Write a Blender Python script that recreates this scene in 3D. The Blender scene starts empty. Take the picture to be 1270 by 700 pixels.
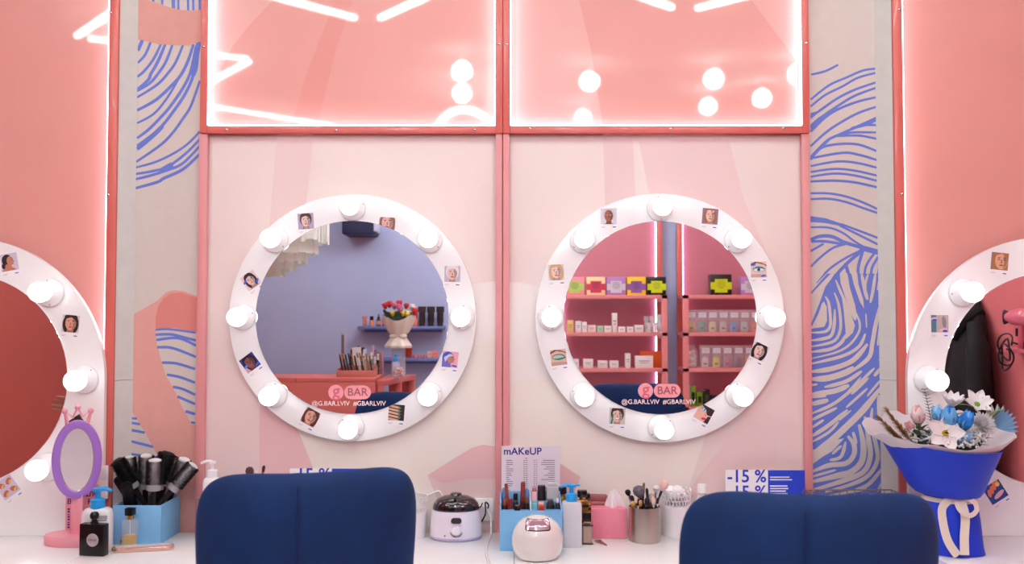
import bpy, bmesh, math, random
from mathutils import Vector, Matrix
random.seed(7)
D = bpy.data
SC = bpy.context.scene
COL = SC.collection
PI = math.pi

# ------------------------------------------------------------------ camera
F = 1140.0
CAM = Vector((0, -3.0, 1.46))
TILT = math.atan(40 / F)
cam_d = D.cameras.new('camera')
cam = D.objects.new('camera', cam_d)
COL.objects.link(cam)
cam.location = CAM
cam.rotation_euler = (PI / 2 + TILT, 0, 0)
cam_d.sensor_width = 36
cam_d.lens = 36 * F / 1270
cam_d.clip_start = 0.02
cam_d.dof.use_dof = True
cam_d.dof.focus_distance = 3.1
cam_d.dof.aperture_fstop = 4.5
SC.camera = cam
SC.view_settings.view_transform = 'Standard'
SC.view_settings.look = 'None'
SC.view_settings.gamma = 1.0
SC.view_settings.use_curve_mapping = False
SC.view_settings.exposure = 0.30

# ------------------------------------------------------------------ world
W = D.worlds.new('world')
SC.world = W
W.use_nodes = True
bg = W.node_tree.nodes['Background']
bg.inputs[0].default_value = (1.0, 0.93, 0.92, 1)
bg.inputs[1].default_value = 0.0     # closed room: no light from outside

# ------------------------------------------------------------------ light levels (used by the lamps' own builders)
TUBE_E = 22.0       # linear ceiling lamps
SPOT_E = 36.0       # round ceiling downlights
LED_E = 5.0        # strips round the coral panels
BULB_E = 2.0        # mirror bulbs

# ------------------------------------------------------------------ pixel helpers
CT, ST = math.cos(TILT), math.sin(TILT)
def ray(px, py):
    a, b = px - 635.0, 350.0 - py
    return Vector((a, F * CT - b * ST, F * ST + b * CT))
def wp(px, py, y=0.0):
    d = ray(px, py); t = (y - CAM.y) / d.y
    return CAM + d * t
def onz(px, py, z=0.76):
    d = ray(px, py); t = (z - CAM.z) / d.z
    return CAM + d * t
GL = -0.036                      # front of the round mirror glass
def wr(px, py, y, g=GL):         # a point of the room behind, seen in a mirror whose glass is at y=g
    p = wp(px, py, 2 * g - y); p.y = y
    return p
def ceil_r(px, py, z, g=0.0):    # a ceiling lamp seen in a glossy panel at y=g
    p = onz(px, py, z); p.y = 2 * g - p.y
    return p

# ------------------------------------------------------------------ materials
def lin(c):
    c = c / 255.0
    return c / 12.92 if c <= 0.04045 else ((c + 0.055) / 1.055) ** 2.4
def rgb(c): return (lin(c[0]), lin(c[1]), lin(c[2]), 1)
MATS = {}
def mat(c, rough=0.5, metal=0.0, coat=0.0, emit=0.0, trans=0.0, noise=0.0, nscale=8.0, bump=0.0, bscale=60.0,
        sheen=0.0, alpha=1.0, aniso=None, ior=1.45, coat_rough=0.03, sss=0.0, spec=0.5):
    key = (tuple(c), rough, metal, coat, emit, trans, noise, nscale, bump, bscale, sheen, alpha, ior, coat_rough, sss, spec)
    if key in MATS: return MATS[key]
    m = D.materials.new('mat_%d_%d_%d' % tuple(int(v) for v in c))
    m.use_nodes = True
    nt = m.node_tree; b = nt.nodes['Principled BSDF']
    col = rgb(c)
    b.inputs['Base Color'].default_value = col
    b.inputs['Roughness'].default_value = rough
    b.inputs['Metallic'].default_value = metal
    b.inputs['IOR'].default_value = ior
    b.inputs['Specular IOR Level'].default_value = spec
    b.inputs['Coat Weight'].default_value = coat
    b.inputs['Coat Roughness'].default_value = coat_rough
    b.inputs['Transmission Weight'].default_value = trans
    b.inputs['Alpha'].default_value = alpha
    if sss:
        b.inputs['Subsurface Weight'].default_value = sss
        b.inputs['Subsurface Scale'].default_value = 0.01
    if sheen:
        b.inputs['Sheen Weight'].default_value = sheen
        b.inputs['Sheen Roughness'].default_value = 0.35
        b.inputs['Sheen Tint'].default_value = (min(1, col[0] * 3 + .12), min(1, col[1] * 3 + .16), min(1, col[2] * 2 + .2), 1)
    if emit:
        b.inputs['Emission Color'].default_value = col
        b.inputs['Emission Strength'].default_value = emit
    tc = None
    if noise or bump:
        tc = nt.nodes.new('ShaderNodeTexCoord')
    if noise:
        n = nt.nodes.new('ShaderNodeTexNoise'); n.inputs['Scale'].default_value = nscale
        n.inputs['Detail'].default_value = 5
        nt.links.new(tc.outputs['Object'], n.inputs['Vector'])
        r = nt.nodes.new('ShaderNodeValToRGB')
        k = noise
        r.color_ramp.elements[0].position = .3; r.color_ramp.elements[1].position = .7
        r.color_ramp.elements[0].color = tuple(v * (1 - k) for v in col[:3]) + (1,)
        r.color_ramp.elements[1].color = tuple(min(1, v * (1 + k)) for v in col[:3]) + (1,)
        nt.links.new(n.outputs['Fac'], r.inputs['Fac'])
        nt.links.new(r.outputs['Color'], b.inputs['Base Color'])
    if bump:
        n2 = nt.nodes.new('ShaderNodeTexNoise'); n2.inputs['Scale'].default_value = bscale
        nt.links.new(tc.outputs['Object'], n2.inputs['Vector'])
        bp = nt.nodes.new('ShaderNodeBump'); bp.inputs['Strength'].default_value = bump
        bp.inputs['Distance'].default_value = 0.003
        nt.links.new(n2.outputs['Fac'], bp.inputs['Height'])
        nt.links.new(bp.outputs['Normal'], b.inputs['Normal'])
    MATS[key] = m
    return m
def glass(c=(240, 245, 248), alpha=0.22, rough=0.04):
    return mat(c, rough, alpha=alpha, coat=1.0)

# ------------------------------------------------------------------ mesh builder
class MB:
    def __init__(s): s.v = []; s.f = []; s.m = []
    def add(s, vs, fs, m=0, M=None):
        o = len(s.v)
        for p in vs:
            p = Vector(p)
            s.v.append(M @ p if M is not None else p)
        for f in fs: s.f.append([o + i for i in f]); s.m.append(m)
        return s
    def box(s, x0, x1, y0, y1, z0, z1, m=0, M=None):
        vs = [(x, y, z) for z in (z0, z1) for y in (y0, y1) for x in (x0, x1)]
        return s.add(vs, [(0, 2, 3, 1), (4, 5, 7, 6), (0, 1, 5, 4), (2, 6, 7, 3), (0, 4, 6, 2), (1, 3, 7, 5)], m, M)
    def lathe(s, prof, n=24, m=0, M=None, sx=1, sy=1, cap=True):
        vs = []; fs = []
        for r, z in prof:
            for i in range(n):
                a = 2 * PI * i / n
                vs.append((r * sx * math.cos(a), r * sy * math.sin(a), z))
        for k in range(len(prof) - 1):
            for i in range(n):
                j = (i + 1) % n
                fs.append((k * n + i, k * n + j, (k + 1) * n + j, (k + 1) * n + i))
        if cap:
            if prof[0][0] > 1e-6: fs.append(tuple(reversed(range(n))))
            if prof[-1][0] > 1e-6: fs.append(tuple((len(prof) - 1) * n + i for i in range(n)))
        return s.add(vs, fs, m, M)
    def cyl(s, p, q, r, r2=None, n=12, m=0):
        p = Vector(p); q = Vector(q); d = q - p
        M = Matrix.Translation(p) @ d.to_track_quat('Z', 'Y').to_matrix().to_4x4()
        return s.lathe([(r, 0), (r if r2 is None else r2, d.length)], n, m, M)
    def tube(s, pts, r, n=8, m=0, M=None, closed=False):
        pts = [Vector(p) for p in pts]; N = len(pts)
        rs = r if isinstance(r, (list, tuple)) else [r] * N
        vs = []; fs = []; up = None
        for i, p in enumerate(pts):
            if closed: t = pts[(i + 1) % N] - pts[i - 1]
            else: t = pts[min(i + 1, N - 1)] - pts[max(i - 1, 0)]
            t.normalize()
            if up is None:
                up = Vector((0, 0, 1)) if abs(t.z) < .9 else Vector((1, 0, 0))
            u = (up - t * up.dot(t))
            if u.length < 1e-6: u = t.orthogonal()
            u.normalize(); up = u; w = t.cross(u)
            for k in range(n):
                a = 2 * PI * k / n
                vs.append(p + (u * math.cos(a) + w * math.sin(a)) * rs[i])
        for i in range(N if closed else N - 1):
            for k in range(n):
                a = i * n + k; b = i * n + (k + 1) % n
                c = ((i + 1) % N) * n + (k + 1) % n; d = ((i + 1) % N) * n + k
                fs.append((a, b, c, d))
        if not closed:
            fs.append(tuple(reversed(range(n)))); fs.append(tuple((N - 1) * n + k for k in range(n)))
        return s.add(vs, fs, m, M)
    def ball(s, c, rx, ry=None, rz=None, nu=16, nv=10, m=0, M=None):
        ry = rx if ry is None else ry; rz = rx if rz is None else rz
        vs = [(c[0], c[1], c[2] - rz)]; fs = []
        for j in range(1, nv):
            b = -PI / 2 + PI * j / nv
            for i in range(nu):
                a = 2 * PI * i / nu
                vs.append((c[0] + rx * math.cos(b) * math.cos(a), c[1] + ry * math.cos(b) * math.sin(a), c[2] + rz * math.sin(b)))
        vs.append((c[0], c[1], c[2] + rz)); L = len(vs) - 1
        for i in range(nu):
            k = (i + 1) % nu
            fs.append((0, 1 + k, 1 + i)); fs.append((L, L - nu + i, L - nu + k))
            for j in range(nv - 2):
                a = 1 + j * nu
                fs.append((a + i, a + k, a + nu + k, a + nu + i))
        return s.add(vs, fs, m, M)
    def prism(s, poly, y0, y1, m=0, M=None):      # poly in x,z; y0 front (smaller y), y1 rear
        n = len(poly)
        ar = sum(poly[i][0] * poly[(i + 1) % n][1] - poly[(i + 1) % n][0] * poly[i][1] for i in range(n))
        if ar < 0: poly = poly[::-1]
        vs = [(x, y0, z) for x, z in poly] + [(x, y1, z) for x, z in poly]
        fs = [tuple(range(n)), tuple(reversed(range(n, 2 * n)))]
        for i in range(n):
            j = (i + 1) % n
            fs.append((j, i, n + i, n + j))
        return s.add(vs, fs, m, M)
    def flat(s, poly, y, m=0, M=None):
        n = len(poly)
        ar = sum(poly[i][0] * poly[(i + 1) % n][1] - poly[(i + 1) % n][0] * poly[i][1] for i in range(n))
        if ar < 0: poly = poly[::-1]
        return s.add([(x, y, z) for x, z in poly], [tuple(range(n))], m, M)
    def extrude_z(s, poly, z0, z1, m=0, M=None):  # poly in x,y
        n = len(poly)
        ar = sum(poly[i][0] * poly[(i + 1) % n][1] - poly[(i + 1) % n][0] * poly[i][1] for i in range(n))
        if ar < 0: poly = poly[::-1]
        vs = [(x, y, z0) for x, y in poly] + [(x, y, z1) for x, y in poly]
        fs = [tuple(reversed(range(n))), tuple(range(n, 2 * n))]
        for i in range(n):
            j = (i + 1) % n
            fs.append((i, j, n + j, n + i))
        return s.add(vs, fs, m, M)
    def grid(s, P, m=0, M=None, closed_u=False):  # P[row][col] points
        R = len(P); C_ = len(P[0])
        vs = [p for row in P for p in row]; fs = []
        for r in range(R - 1):
            for c in range(C_ if closed_u else C_ - 1):
                d = (c + 1) % C_
                fs.append((r * C_ + c, r * C_ + d, (r + 1) * C_ + d, (r + 1) * C_ + c))
        return s.add(vs, fs, m, M)

def crom(pts, n=5, closed=False):
    pts = [Vector(p) for p in pts]; N = len(pts); out = []
    rng = range(N if closed else N - 1)
    for i in rng:
        if closed: a, b, c, d = pts[i - 1], pts[i], pts[(i + 1) % N], pts[(i + 2) % N]
        else: a, b, c, d = pts[max(i - 1, 0)], pts[i], pts[i + 1], pts[min(i + 2, N - 1)]
        for k in range(n):
            t = k / n
            out.append(0.5 * ((2 * b) + (c - a) * t + (2 * a - 5 * b + 4 * c - d) * t * t + (3 * b - a - 3 * c + d) * t ** 3))
    if not closed: out.append(pts[-1])
    return out

def rrect(w, h, r, n=5, cx=0, cy=0):
    out = []
    for sx, sy, a0 in ((1, 1, 0), (-1, 1, 90), (-1, -1, 180), (1, -1, 270)):
        for k in range(n + 1):
            a = math.radians(a0 + 90 * k / n)
            out.append((cx + sx * (w / 2 - r) + r * math.cos(a), cy + sy * (h / 2 - r) + r * math.sin(a)))
    return out
def ell(cx, cy, rx, ry, n=20, rot=0):
    c, s = math.cos(rot), math.sin(rot); o = []
    for i in range(n):
        a = 2 * PI * i / n; x = rx * math.cos(a); y = ry * math.sin(a)
        o.append((cx + x * c - y * s, cy + x * s + y * c))
    return o

def mesh(name, mb, mats, smooth=True, bevel=0.0, seg=2, ang=35, solid=0.0):
    me = D.meshes.new(name)
    me.from_pydata([tuple(v) for v in mb.v], [], mb.f)
    if not isinstance(mats, (list, tuple)): mats = [mats]
    for m in mats: me.materials.append(m)
    me.polygons.foreach_set('material_index', mb.m)
    if bevel or solid:
        bm = bmesh.new(); bm.from_mesh(me)
        if bevel:
            bmesh.ops.recalc_face_normals(bm, faces=bm.faces)
            es = [e for e in bm.edges if len(e.link_faces) == 2 and e.calc_face_angle(0) > math.radians(30)]
            bmesh.ops.bevel(bm, geom=es, offset=bevel, segments=seg, profile=0.5, affect='EDGES', clamp_overlap=True)
        if solid:
            bmesh.ops.solidify(bm, geom=bm.faces[:], thickness=solid)
        bm.to_mesh(me); bm.free()
    if smooth:
        me.polygons.foreach_set('use_smooth', [True] * len(me.polygons))
        me.set_sharp_from_angle(angle=math.radians(ang))
    me.update()
    return me
def link(name, me, parent=None, loc=(0, 0, 0), rot=(0, 0, 0)):
    o = D.objects.new(name, me); COL.objects.link(o)
    o.location = loc; o.rotation_euler = rot
    if parent: o.parent = parent
    return o
def part(parent, name, mb, mats, smooth=True, bevel=0.0, seg=2, loc=(0, 0, 0), rot=(0, 0, 0), label=None, ang=35, solid=0.0):
    o = link(name, mesh(name, mb, mats, smooth, bevel, seg, ang, solid), parent, loc, rot)
    if label: o['label'] = label
    return o
def tag(o, label, cat, group=None):
    o['label'] = label; o['category'] = cat
    if group: o['group'] = group
    return o
def thing(name, label, cat, loc=(0, 0, 0), rot=(0, 0, 0), group=None):
    o = link(name, None, None, loc, rot); o.empty_display_size = 0.05
    return tag(o, label, cat, group)
def solo(name, label, cat, mb, mats, loc=(0, 0, 0), rot=(0, 0, 0), group=None, **k):
    return tag(part(None, name, mb, mats, loc=loc, rot=rot, **k), label, cat, group)
def struct(name, mb, mats, parent=None, **k):
    o = part(parent, name, mb, mats, **k)
    if not parent: o['kind'] = 'structure'
    return o
def dup(o, loc=None, rot=None, parent=None, label=None):
    c = o.copy(); COL.objects.link(c); c.parent = parent
    if loc is not None: c.location = loc
    if rot is not None: c.rotation_euler = rot
    if label: c['label'] = label
    for ch in [x for x in D.objects if x.parent == o]:
        dup(ch, parent=c)
    return c
_bf = {}
def text(parent, name, s, size, m, loc, rot=(PI / 2, 0, 0), align='CENTER', sx=1.0, shear=0.0, bold=0.0, space=1.0):
    cu = D.curves.new('txt', 'FONT'); cu.body = s; cu.size = size
    cu.align_x = align; cu.align_y = 'CENTER'; cu.shear = shear; cu.space_character = space
    cu.resolution_u = 3; cu.offset = bold; cu.extrude = 0.00015
    t = D.objects.new('txt', cu); COL.objects.link(t)
    dg = bpy.context.evaluated_depsgraph_get()
    me = D.meshes.new_from_object(t.evaluated_get(dg))
    D.objects.remove(t); D.curves.remove(cu)
    me.materials.clear(); me.materials.append(m)
    for v in me.vertices: v.co.x *= sx
    return link(name, me, parent, loc, rot)

# ================================================================== materials used often
M_coral = mat((227, 158, 149), 0.5, coat=1.0, coat_rough=0.035, noise=0.03, nscale=3)
M_frame = mat((216, 108, 98), 0.35, noise=0.02, coat=0.2)
M_pinkpost = mat((222, 148, 150), 0.4, noise=0.02)
M_panel = mat((237, 221, 216), 0.45, noise=0.02, nscale=4)
M_beige = mat((208, 206, 200), 0.6, noise=0.03, nscale=20)
M_colwall = mat((214, 204, 196), 0.6, noise=0.02, nscale=30)
M_white = mat((248, 248, 248), 0.35, noise=0.01)
M_gloss_white = mat((248, 249, 249), 0.2, coat=0.3)
M_lilac = mat((176, 186, 220), 0.7, noise=0.03, nscale=3)
M_blue_print = mat((104, 126, 212), 0.6)
M_steel = mat((206, 204, 201), 0.22, metal=1.0)
M_silver = mat((215, 215, 220), 0.12, metal=1.0)
M_gold = mat((205, 160, 80), 0.2, metal=1.0)
M_black = mat((14, 14, 16), 0.3)
M_blackmat = mat((18, 18, 20), 0.6)
M_led = mat((255, 240, 255), 0.5, emit=LED_E)
M_mirror = mat((240, 241, 245), 0.0, metal=1.0)
M_clear = glass()
M_skyblue = mat((128, 190, 236), 0.5, noise=0.04, nscale=40)
M_navytext = mat((32, 40, 140), 0.5)
M_paper = mat((246, 244, 246), 0.6)
M_pinkprint = mat((250, 168, 176), 0.5)
M_wood = mat((120, 78, 54), 0.5, noise=0.15)

# ================================================================== room shell
XL, XR, YB, ZC = -2.6, 2.6, -4.5, 3.0
struct('floor', MB().box(XL, XR, YB, 0.05, -0.06, 0), mat((222, 220, 218), 0.3, noise=0.04, nscale=2))
struct('ceiling', MB().box(XL, XR, YB, 0.05, ZC, ZC + 0.08), mat((238, 232, 232), 0.8, noise=0.01))
struct('wall_back', MB().box(XL, XR, YB - 0.1, YB, 0, ZC), M_lilac)
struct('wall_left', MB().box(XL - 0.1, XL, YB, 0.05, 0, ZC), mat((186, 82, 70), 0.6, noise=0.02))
struct('wall_right', MB().box(XR, XR + 0.1, YB, 0.05, 0, ZC), mat((226, 120, 122), 0.6, noise=0.02))
wall_front = struct('wall_front', MB().box(XL, XR, 0.03, 0.12, 0, ZC), M_beige)

def X(px, y=0.0, py=200): return wp(px, py, y).x
def Z(py, y=0.0): return wp(635, py, y).z
ZT = 2.98
zs = Z(156, -0.03); zb = Z(165, -0.03)        # horizontal bar between upper and lower panels
# --- printed shapes
def pxy(pts, y): return [(p.x, p.z) for p in (wp(a, b, y) for a, b in pts)]
def print_poly(parent, name, pts, y, m, smooth_pts=False):
    if smooth_pts:
        pts = [(v.x, v.y) for v in crom([Vector((a, b, 0)) for a, b in pts], 5, True)]
    return part(parent, name, MB().flat(pxy(pts, y), y), m, smooth=False)

# --- lower panels of the two stations
def lower_panel(x0, x1):
    return part(wall_front, 'panel', MB().box(X(x0, 0, 400), X(x1, 0, 400), 0.0, 0.03, 0.0, zb - .0005), M_panel, bevel=0.001)
pl = lower_panel(250, 620.5)
pr = lower_panel(627, 1004)
c_pk1 = mat((237, 210, 208), 0.45); c_pk2 = mat((236, 194, 195), 0.45); c_bg = mat((244, 236, 227), 0.45)
c_wh = mat((245, 238, 234), 0.45); c_pk3 = mat((237, 213, 210), 0.45)
print_poly(pl, 'printed_shape', [(344, 160), (388, 160), (384, 215), (378, 262), (372, 330), (330, 330), (338, 235)], -0.0006, c_pk3)
print_poly(pl, 'printed_shape', [(254, 440), (320, 470), (325, 662), (254, 662)], -0.0006, c_pk3)
print_poly(pl, 'printed_shape', [(322, 470), (350, 500), (372, 540), (396, 600), (404, 664), (322, 664)], -0.0008, c_pk2)
print_poly(pl, 'printed_shape', [(350, 500), (450, 500), (545, 440), (560, 365), (588, 352), (614, 350), (614, 664), (404, 664), (396, 600), (372, 540)], -0.0010, c_bg)
print_poly(pl, 'printed_shape', [(540, 380), (560, 362), (588, 351), (615, 349), (615, 420), (560, 440)], -0.0012, c_wh)
print_poly(pl, 'printed_shape', [(530, 590), (560, 571), (585, 556), (598, 552), (615, 554), (615, 594), (575, 595), (548, 600)], -0.0014, c_pk2)
print_poly(pl, 'printed_shape', [(530, 590), (548, 600), (575, 595), (615, 594), (615, 662), (560, 662), (545, 625)], -0.0014, c_pk1)
print_poly(pr, 'printed_shape', [(748, 160), (784, 160), (788, 240), (790, 300), (752, 300)], -0.0006, c_pk1)
print_poly(pr, 'printed_shape', [(789, 160), (901, 160), (922, 245), (958, 330), (990, 440), (990, 664), (840, 664), (853, 610), (920, 525), (935, 420), (840, 300), (806, 240)], -0.0008, c_pk1)
print_poly(pr, 'printed_shape', [(920, 525), (975, 470), (1000, 450), (1000, 664), (832, 664), (853, 610)], -0.0010, c_pk3)
print_poly(pr, 'printed_shape', [(853, 610), (886, 566), (925, 515), (962, 540), (972, 664), (832, 664)], -0.0012, c_pk1)
print_poly(pr, 'printed_shape', [(630, 350), (650, 351), (668, 356), (690, 372), (740, 470), (740, 660), (630, 660)], -0.0006, c_wh)
print_poly(pr, 'printed_shape', [(630, 472), (705, 470), (760, 530), (880, 525), (853, 610), (832, 664), (630, 664)], -0.0010, c_bg)
print_poly(pr, 'printed_shape', [(626, 552), (660, 556), (690, 572), (720, 592), (712, 612), (700, 640), (626, 640)], -0.0014, c_pk2)

def post(x0, x1, py=400, y0=-0.022):
    return part(wall_front, 'frame_post', MB().box(X(x0, y0, py), X(x1, y0, py), y0, 0.0, 0, zb), M_pinkpost, bevel=0.002)
post(244, 254.5); post(614.5, 622.8); post(623.6, 632); post(997, 1006.5)

# --- printed columns between the stations
def column(x0, x1, name='column'):
    return part(wall_front, name, MB().box(X(x0), X(x1), 0.0, 0.03, 0, ZC), M_colwall)
cl = column(169, 250); cr = column(1003, 1087)
class Strokes:
    def __init__(s, ox=0, oy=0, sc=1.0): s.ox = ox; s.oy = oy; s.sc = sc; s.mb = MB()
    def at(s, ox, oy, sc): s.ox, s.oy, s.sc = ox, oy, sc
    def stroke(s, pts, w, y, taper=0.55):
        c = crom([Vector((a, b, 0)) for a, b in pts], 6)
        L = []; R = []; n = len(c)
        for i, p in enumerate(c):
            t = c[min(i + 1, n - 1)] - c[max(i - 1, 0)]; t.normalize()
            k = i / (n - 1)
            ww = 1.12 * w * (taper + (1 - taper) * min(1, 4 * min(k, 1 - k) + .15)) if taper < 1 else w
            nn = Vector((-t.y, t.x, 0)) * ww / 2
            L.append(p + nn); R.append(p - nn)
        P = []
        for row in (L, R):
            o = []
            for q in row:
                v = wp(s.ox + q.x * s.sc, s.oy + q.y * s.sc, y); o.append((v.x, y, v.z))
            P.append(o)
        s.nn = getattr(s, 'nn', 0) + 1
        for o in P:
            for i_ in range(len(o)): o[i_] = (o[i_][0], o[i_][1] - s.nn * 6e-6, o[i_][2])
        s.mb.grid(P)
    def poly(s, pts, y):
        s.mb.flat(pxy([(s.ox + a * s.sc, s.oy + b * s.sc) for a, b in pts], y), y)
S = Strokes(); y1 = -0.0006
for x in (190, 201, 214, 215.5, 221, 233, 239.5, 247.5):
    S.stroke([(x, -6), (x + 0.4, 15)], 2.8, y1, 1)
for pts, w in [([(177, 49), (171, 63)], 4), ([(187, 52), (180, 68), (171, 78)], 3), ([(200, 54), (190, 74), (178, 89), (170, 95.5)], 3),
               ([(205, 55), (196, 76), (187, 92), (184, 99), (170, 111.5)], 3.6), ([(214, 55), (206, 76), (197, 90), (186, 103), (170, 113)], 3.2),
               ([(227, 56), (218, 77), (209, 90), (195, 105), (170, 121)], 3), ([(240, 55), (233, 76), (225, 92), (215, 104), (194, 123.5), (170, 137)], 3.6),
               ([(221, 99), (207, 122), (191, 141), (170, 153)], 2.6), ([(243, 58), (236, 90), (227, 109), (212, 131), (199, 146), (184, 161), (170, 171.5)], 3.4),
               ([(246, 56), (240, 92), (230, 116), (216, 137), (202, 155), (188, 168), (170, 181)], 3.4), ([(202, 156), (190, 168), (170, 185)], 5),
               ([(247, 50), (244, 66), (242, 84), (239, 94)], 6), ([(248, 100), (237, 131), (227, 147), (214, 165), (199, 180), (169, 201)], 3),
               ([(248, 163), (233.6, 178), (216, 190), (193, 201), (168, 208)], 2.6), ([(248, 172.5), (231, 190), (208, 207), (191, 212), (168, 216)], 3),
               ([(248, 181), (227, 202.5), (208, 211), (184, 218.6), (168, 222.4)], 3), ([(248, 191), (227, 210), (203.6, 221), (195, 226), (168, 233.6)], 3.4),
               ([(214, 204), (198, 213)], 6)]:
    S.stroke(pts, w, y1, 0.8)
for pts, w in [([(193, 409.5), (210, 408.6), (243, 413)], 2.4), ([(193, 415.4), (212, 415), (229, 419), (243, 422.5)], 3), ([(194, 422), (221, 419.5), (243, 429)], 3),
               ([(195, 431), (214, 432), (243, 443)], 3), ([(201, 450), (218.6, 451), (242, 458)], 3), ([(207, 465), (223, 468), (242, 475)], 3),
               ([(214.5, 480), (227, 483), (242, 490)], 3), ([(220, 492), (242, 501.5)], 3), ([(230, 510.5), (242, 514)], 3.2), ([(237, 524), (242, 525)], 2.4),
               ([(162, 519), (170, 519.6)], 2.6), ([(162, 524.6), (173.6, 526.5)], 2.8), ([(162, 533.6), (179.6, 537)], 3), ([(162, 547.5), (190, 554.6)], 3), ([(162, 563.6), (195, 568)], 3)]:
    S.stroke(pts, w, -0.0020, 0.9)
c_p1 = mat((226, 166, 156), 0.6, noise=0.03, nscale=30); c_p2 = mat((222, 138, 130), 0.6); c_p0 = mat((220, 160, 148), 0.6, noise=0.03, nscale=30)
print_poly(cl, 'printed_shape', [(168, -4), (190, 2), (200, 5), (210, 9), (222, 12), (235, 13), (250, 12), (250, 51), (235, 56.5), (215, 56), (198, 55), (185, 52), (168, 48)], -0.0010, c_p0)
print_poly(cl, 'printed_shape', [(164, 391), (194, 374), (206, 363), (216, 360), (227, 361), (246, 368), (243, 664), (160, 664)], -0.0010, c_p1)
print_poly(cl, 'printed_shape', [(193, 410), (193, 395), (196, 380), (203, 370), (212, 364), (225, 363), (246, 370), (246, 414), (225, 410), (205, 408)], -0.0014, c_p2)
print_poly(cl, 'printed_shape', [(193, 408), (215, 407), (246, 413), (243, 527), (238, 527), (225, 503), (214, 480), (205, 465), (198, 440), (194, 425)], -0.0016, M_colwall)
print_poly(cl, 'printed_shape', [(160, 510), (164, 511), (173.6, 527), (184, 544), (195, 566), (206, 600), (206, 664), (160, 664)], -0.0016, M_colwall)
part(cl, 'printed_lines', S.mb, M_blue_print, smooth=False)

S = Strokes(); B = Strokes(); k = 150 / 700
S.at(985, 60, k)
for pts, w in [([(98, 152), (180, 132), (255, 95)], 12), ([(95, 297), (200, 215), (300, 170), (400, 128), (480, 117)], 12), ([(95, 337), (180, 270), (280, 220), (370, 170), (480, 140)], 12),
               ([(95, 397), (170, 345), (250, 290), (350, 240), (480, 195)], 13), ([(95, 455), (170, 390), (250, 335), (350, 275), (480, 226)], 13), ([(95, 482), (180, 400), (260, 350), (370, 308), (480, 282)], 13),
               ([(95, 567), (180, 490), (260, 435), (370, 375), (480, 337)], 13), ([(95, 630), (190, 535), (260, 500), (350, 460), (480, 400)], 14), ([(330, 462), (400, 445), (480, 445)], 12),
               ([(270, 503), (340, 487), (480, 487)], 12), ([(240, 508), (370, 505), (480, 524)], 12), ([(95, 645), (150, 580), (250, 555), (370, 557), (482, 597)], 13),
               ([(95, 637), (280, 605), (380, 618), (482, 648)], 13), ([(95, 682), (250, 655), (370, 665), (482, 692)], 12)]:
    S.stroke(pts, w, y1, 0.85)
S.poly([(95, 375), (160, 355), (95, 412)], y1); S.poly([(95, 440), (140, 400), (230, 345), (255, 345), (180, 400), (95, 485)], y1 - .0001)
S.poly([(300, 480), (350, 455), (480, 395), (480, 420), (430, 447), (340, 470)], y1 - .0001)
S.poly([(98, 630), (190, 535), (215, 525), (160, 580), (98, 645)], y1 - .0001)
S.at(985, 200, k)
for pts, w in [([(95, 63), (230, 45), (350, 55), (489, 86)], 12), ([(95, 90), (230, 72), (350, 83), (489, 116)], 12), ([(95, 118), (230, 113), (350, 123), (489, 153)], 13),
               ([(95, 186), (200, 187), (300, 205), (400, 240), (489, 281)], 12), ([(95, 220), (200, 218), (300, 237), (400, 272), (489, 303)], 12),
               ([(270, 364), (380, 405), (491, 447)], 12), ([(262, 372), (380, 430), (491, 486)], 12), ([(95, 383), (200, 385), (280, 415), (350, 465), (410, 500)], 11),
               ([(95, 455), (150, 435), (220, 437), (290, 470), (380, 497), (492, 525)], 18), ([(98, 465), (180, 465), (290, 482)], 14), ([(95, 522), (170, 478)], 12),
               ([(95, 612), (160, 550), (230, 500), (300, 480)], 12), ([(125, 705), (210, 620), (300, 560), (390, 515)], 12), ([(215, 700), (260, 640), (330, 570), (400, 515)], 18),
               ([(400, 510), (370, 620), (378, 700)], 16), ([(295, 590), (310, 640), (325, 705)], 18), ([(470, 525), (415, 610), (405, 705)], 13), ([(492, 545), (450, 620), (443, 705)], 14),
               ([(492, 620), (478, 705)], 14), ([(380, 500), (440, 515), (492, 530)], 28)]:
    S.stroke(pts, w, y1, 0.85)
S.poly([(95, 318), (180, 330), (275, 362), (270, 376), (180, 358), (95, 352)], y1)
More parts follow.
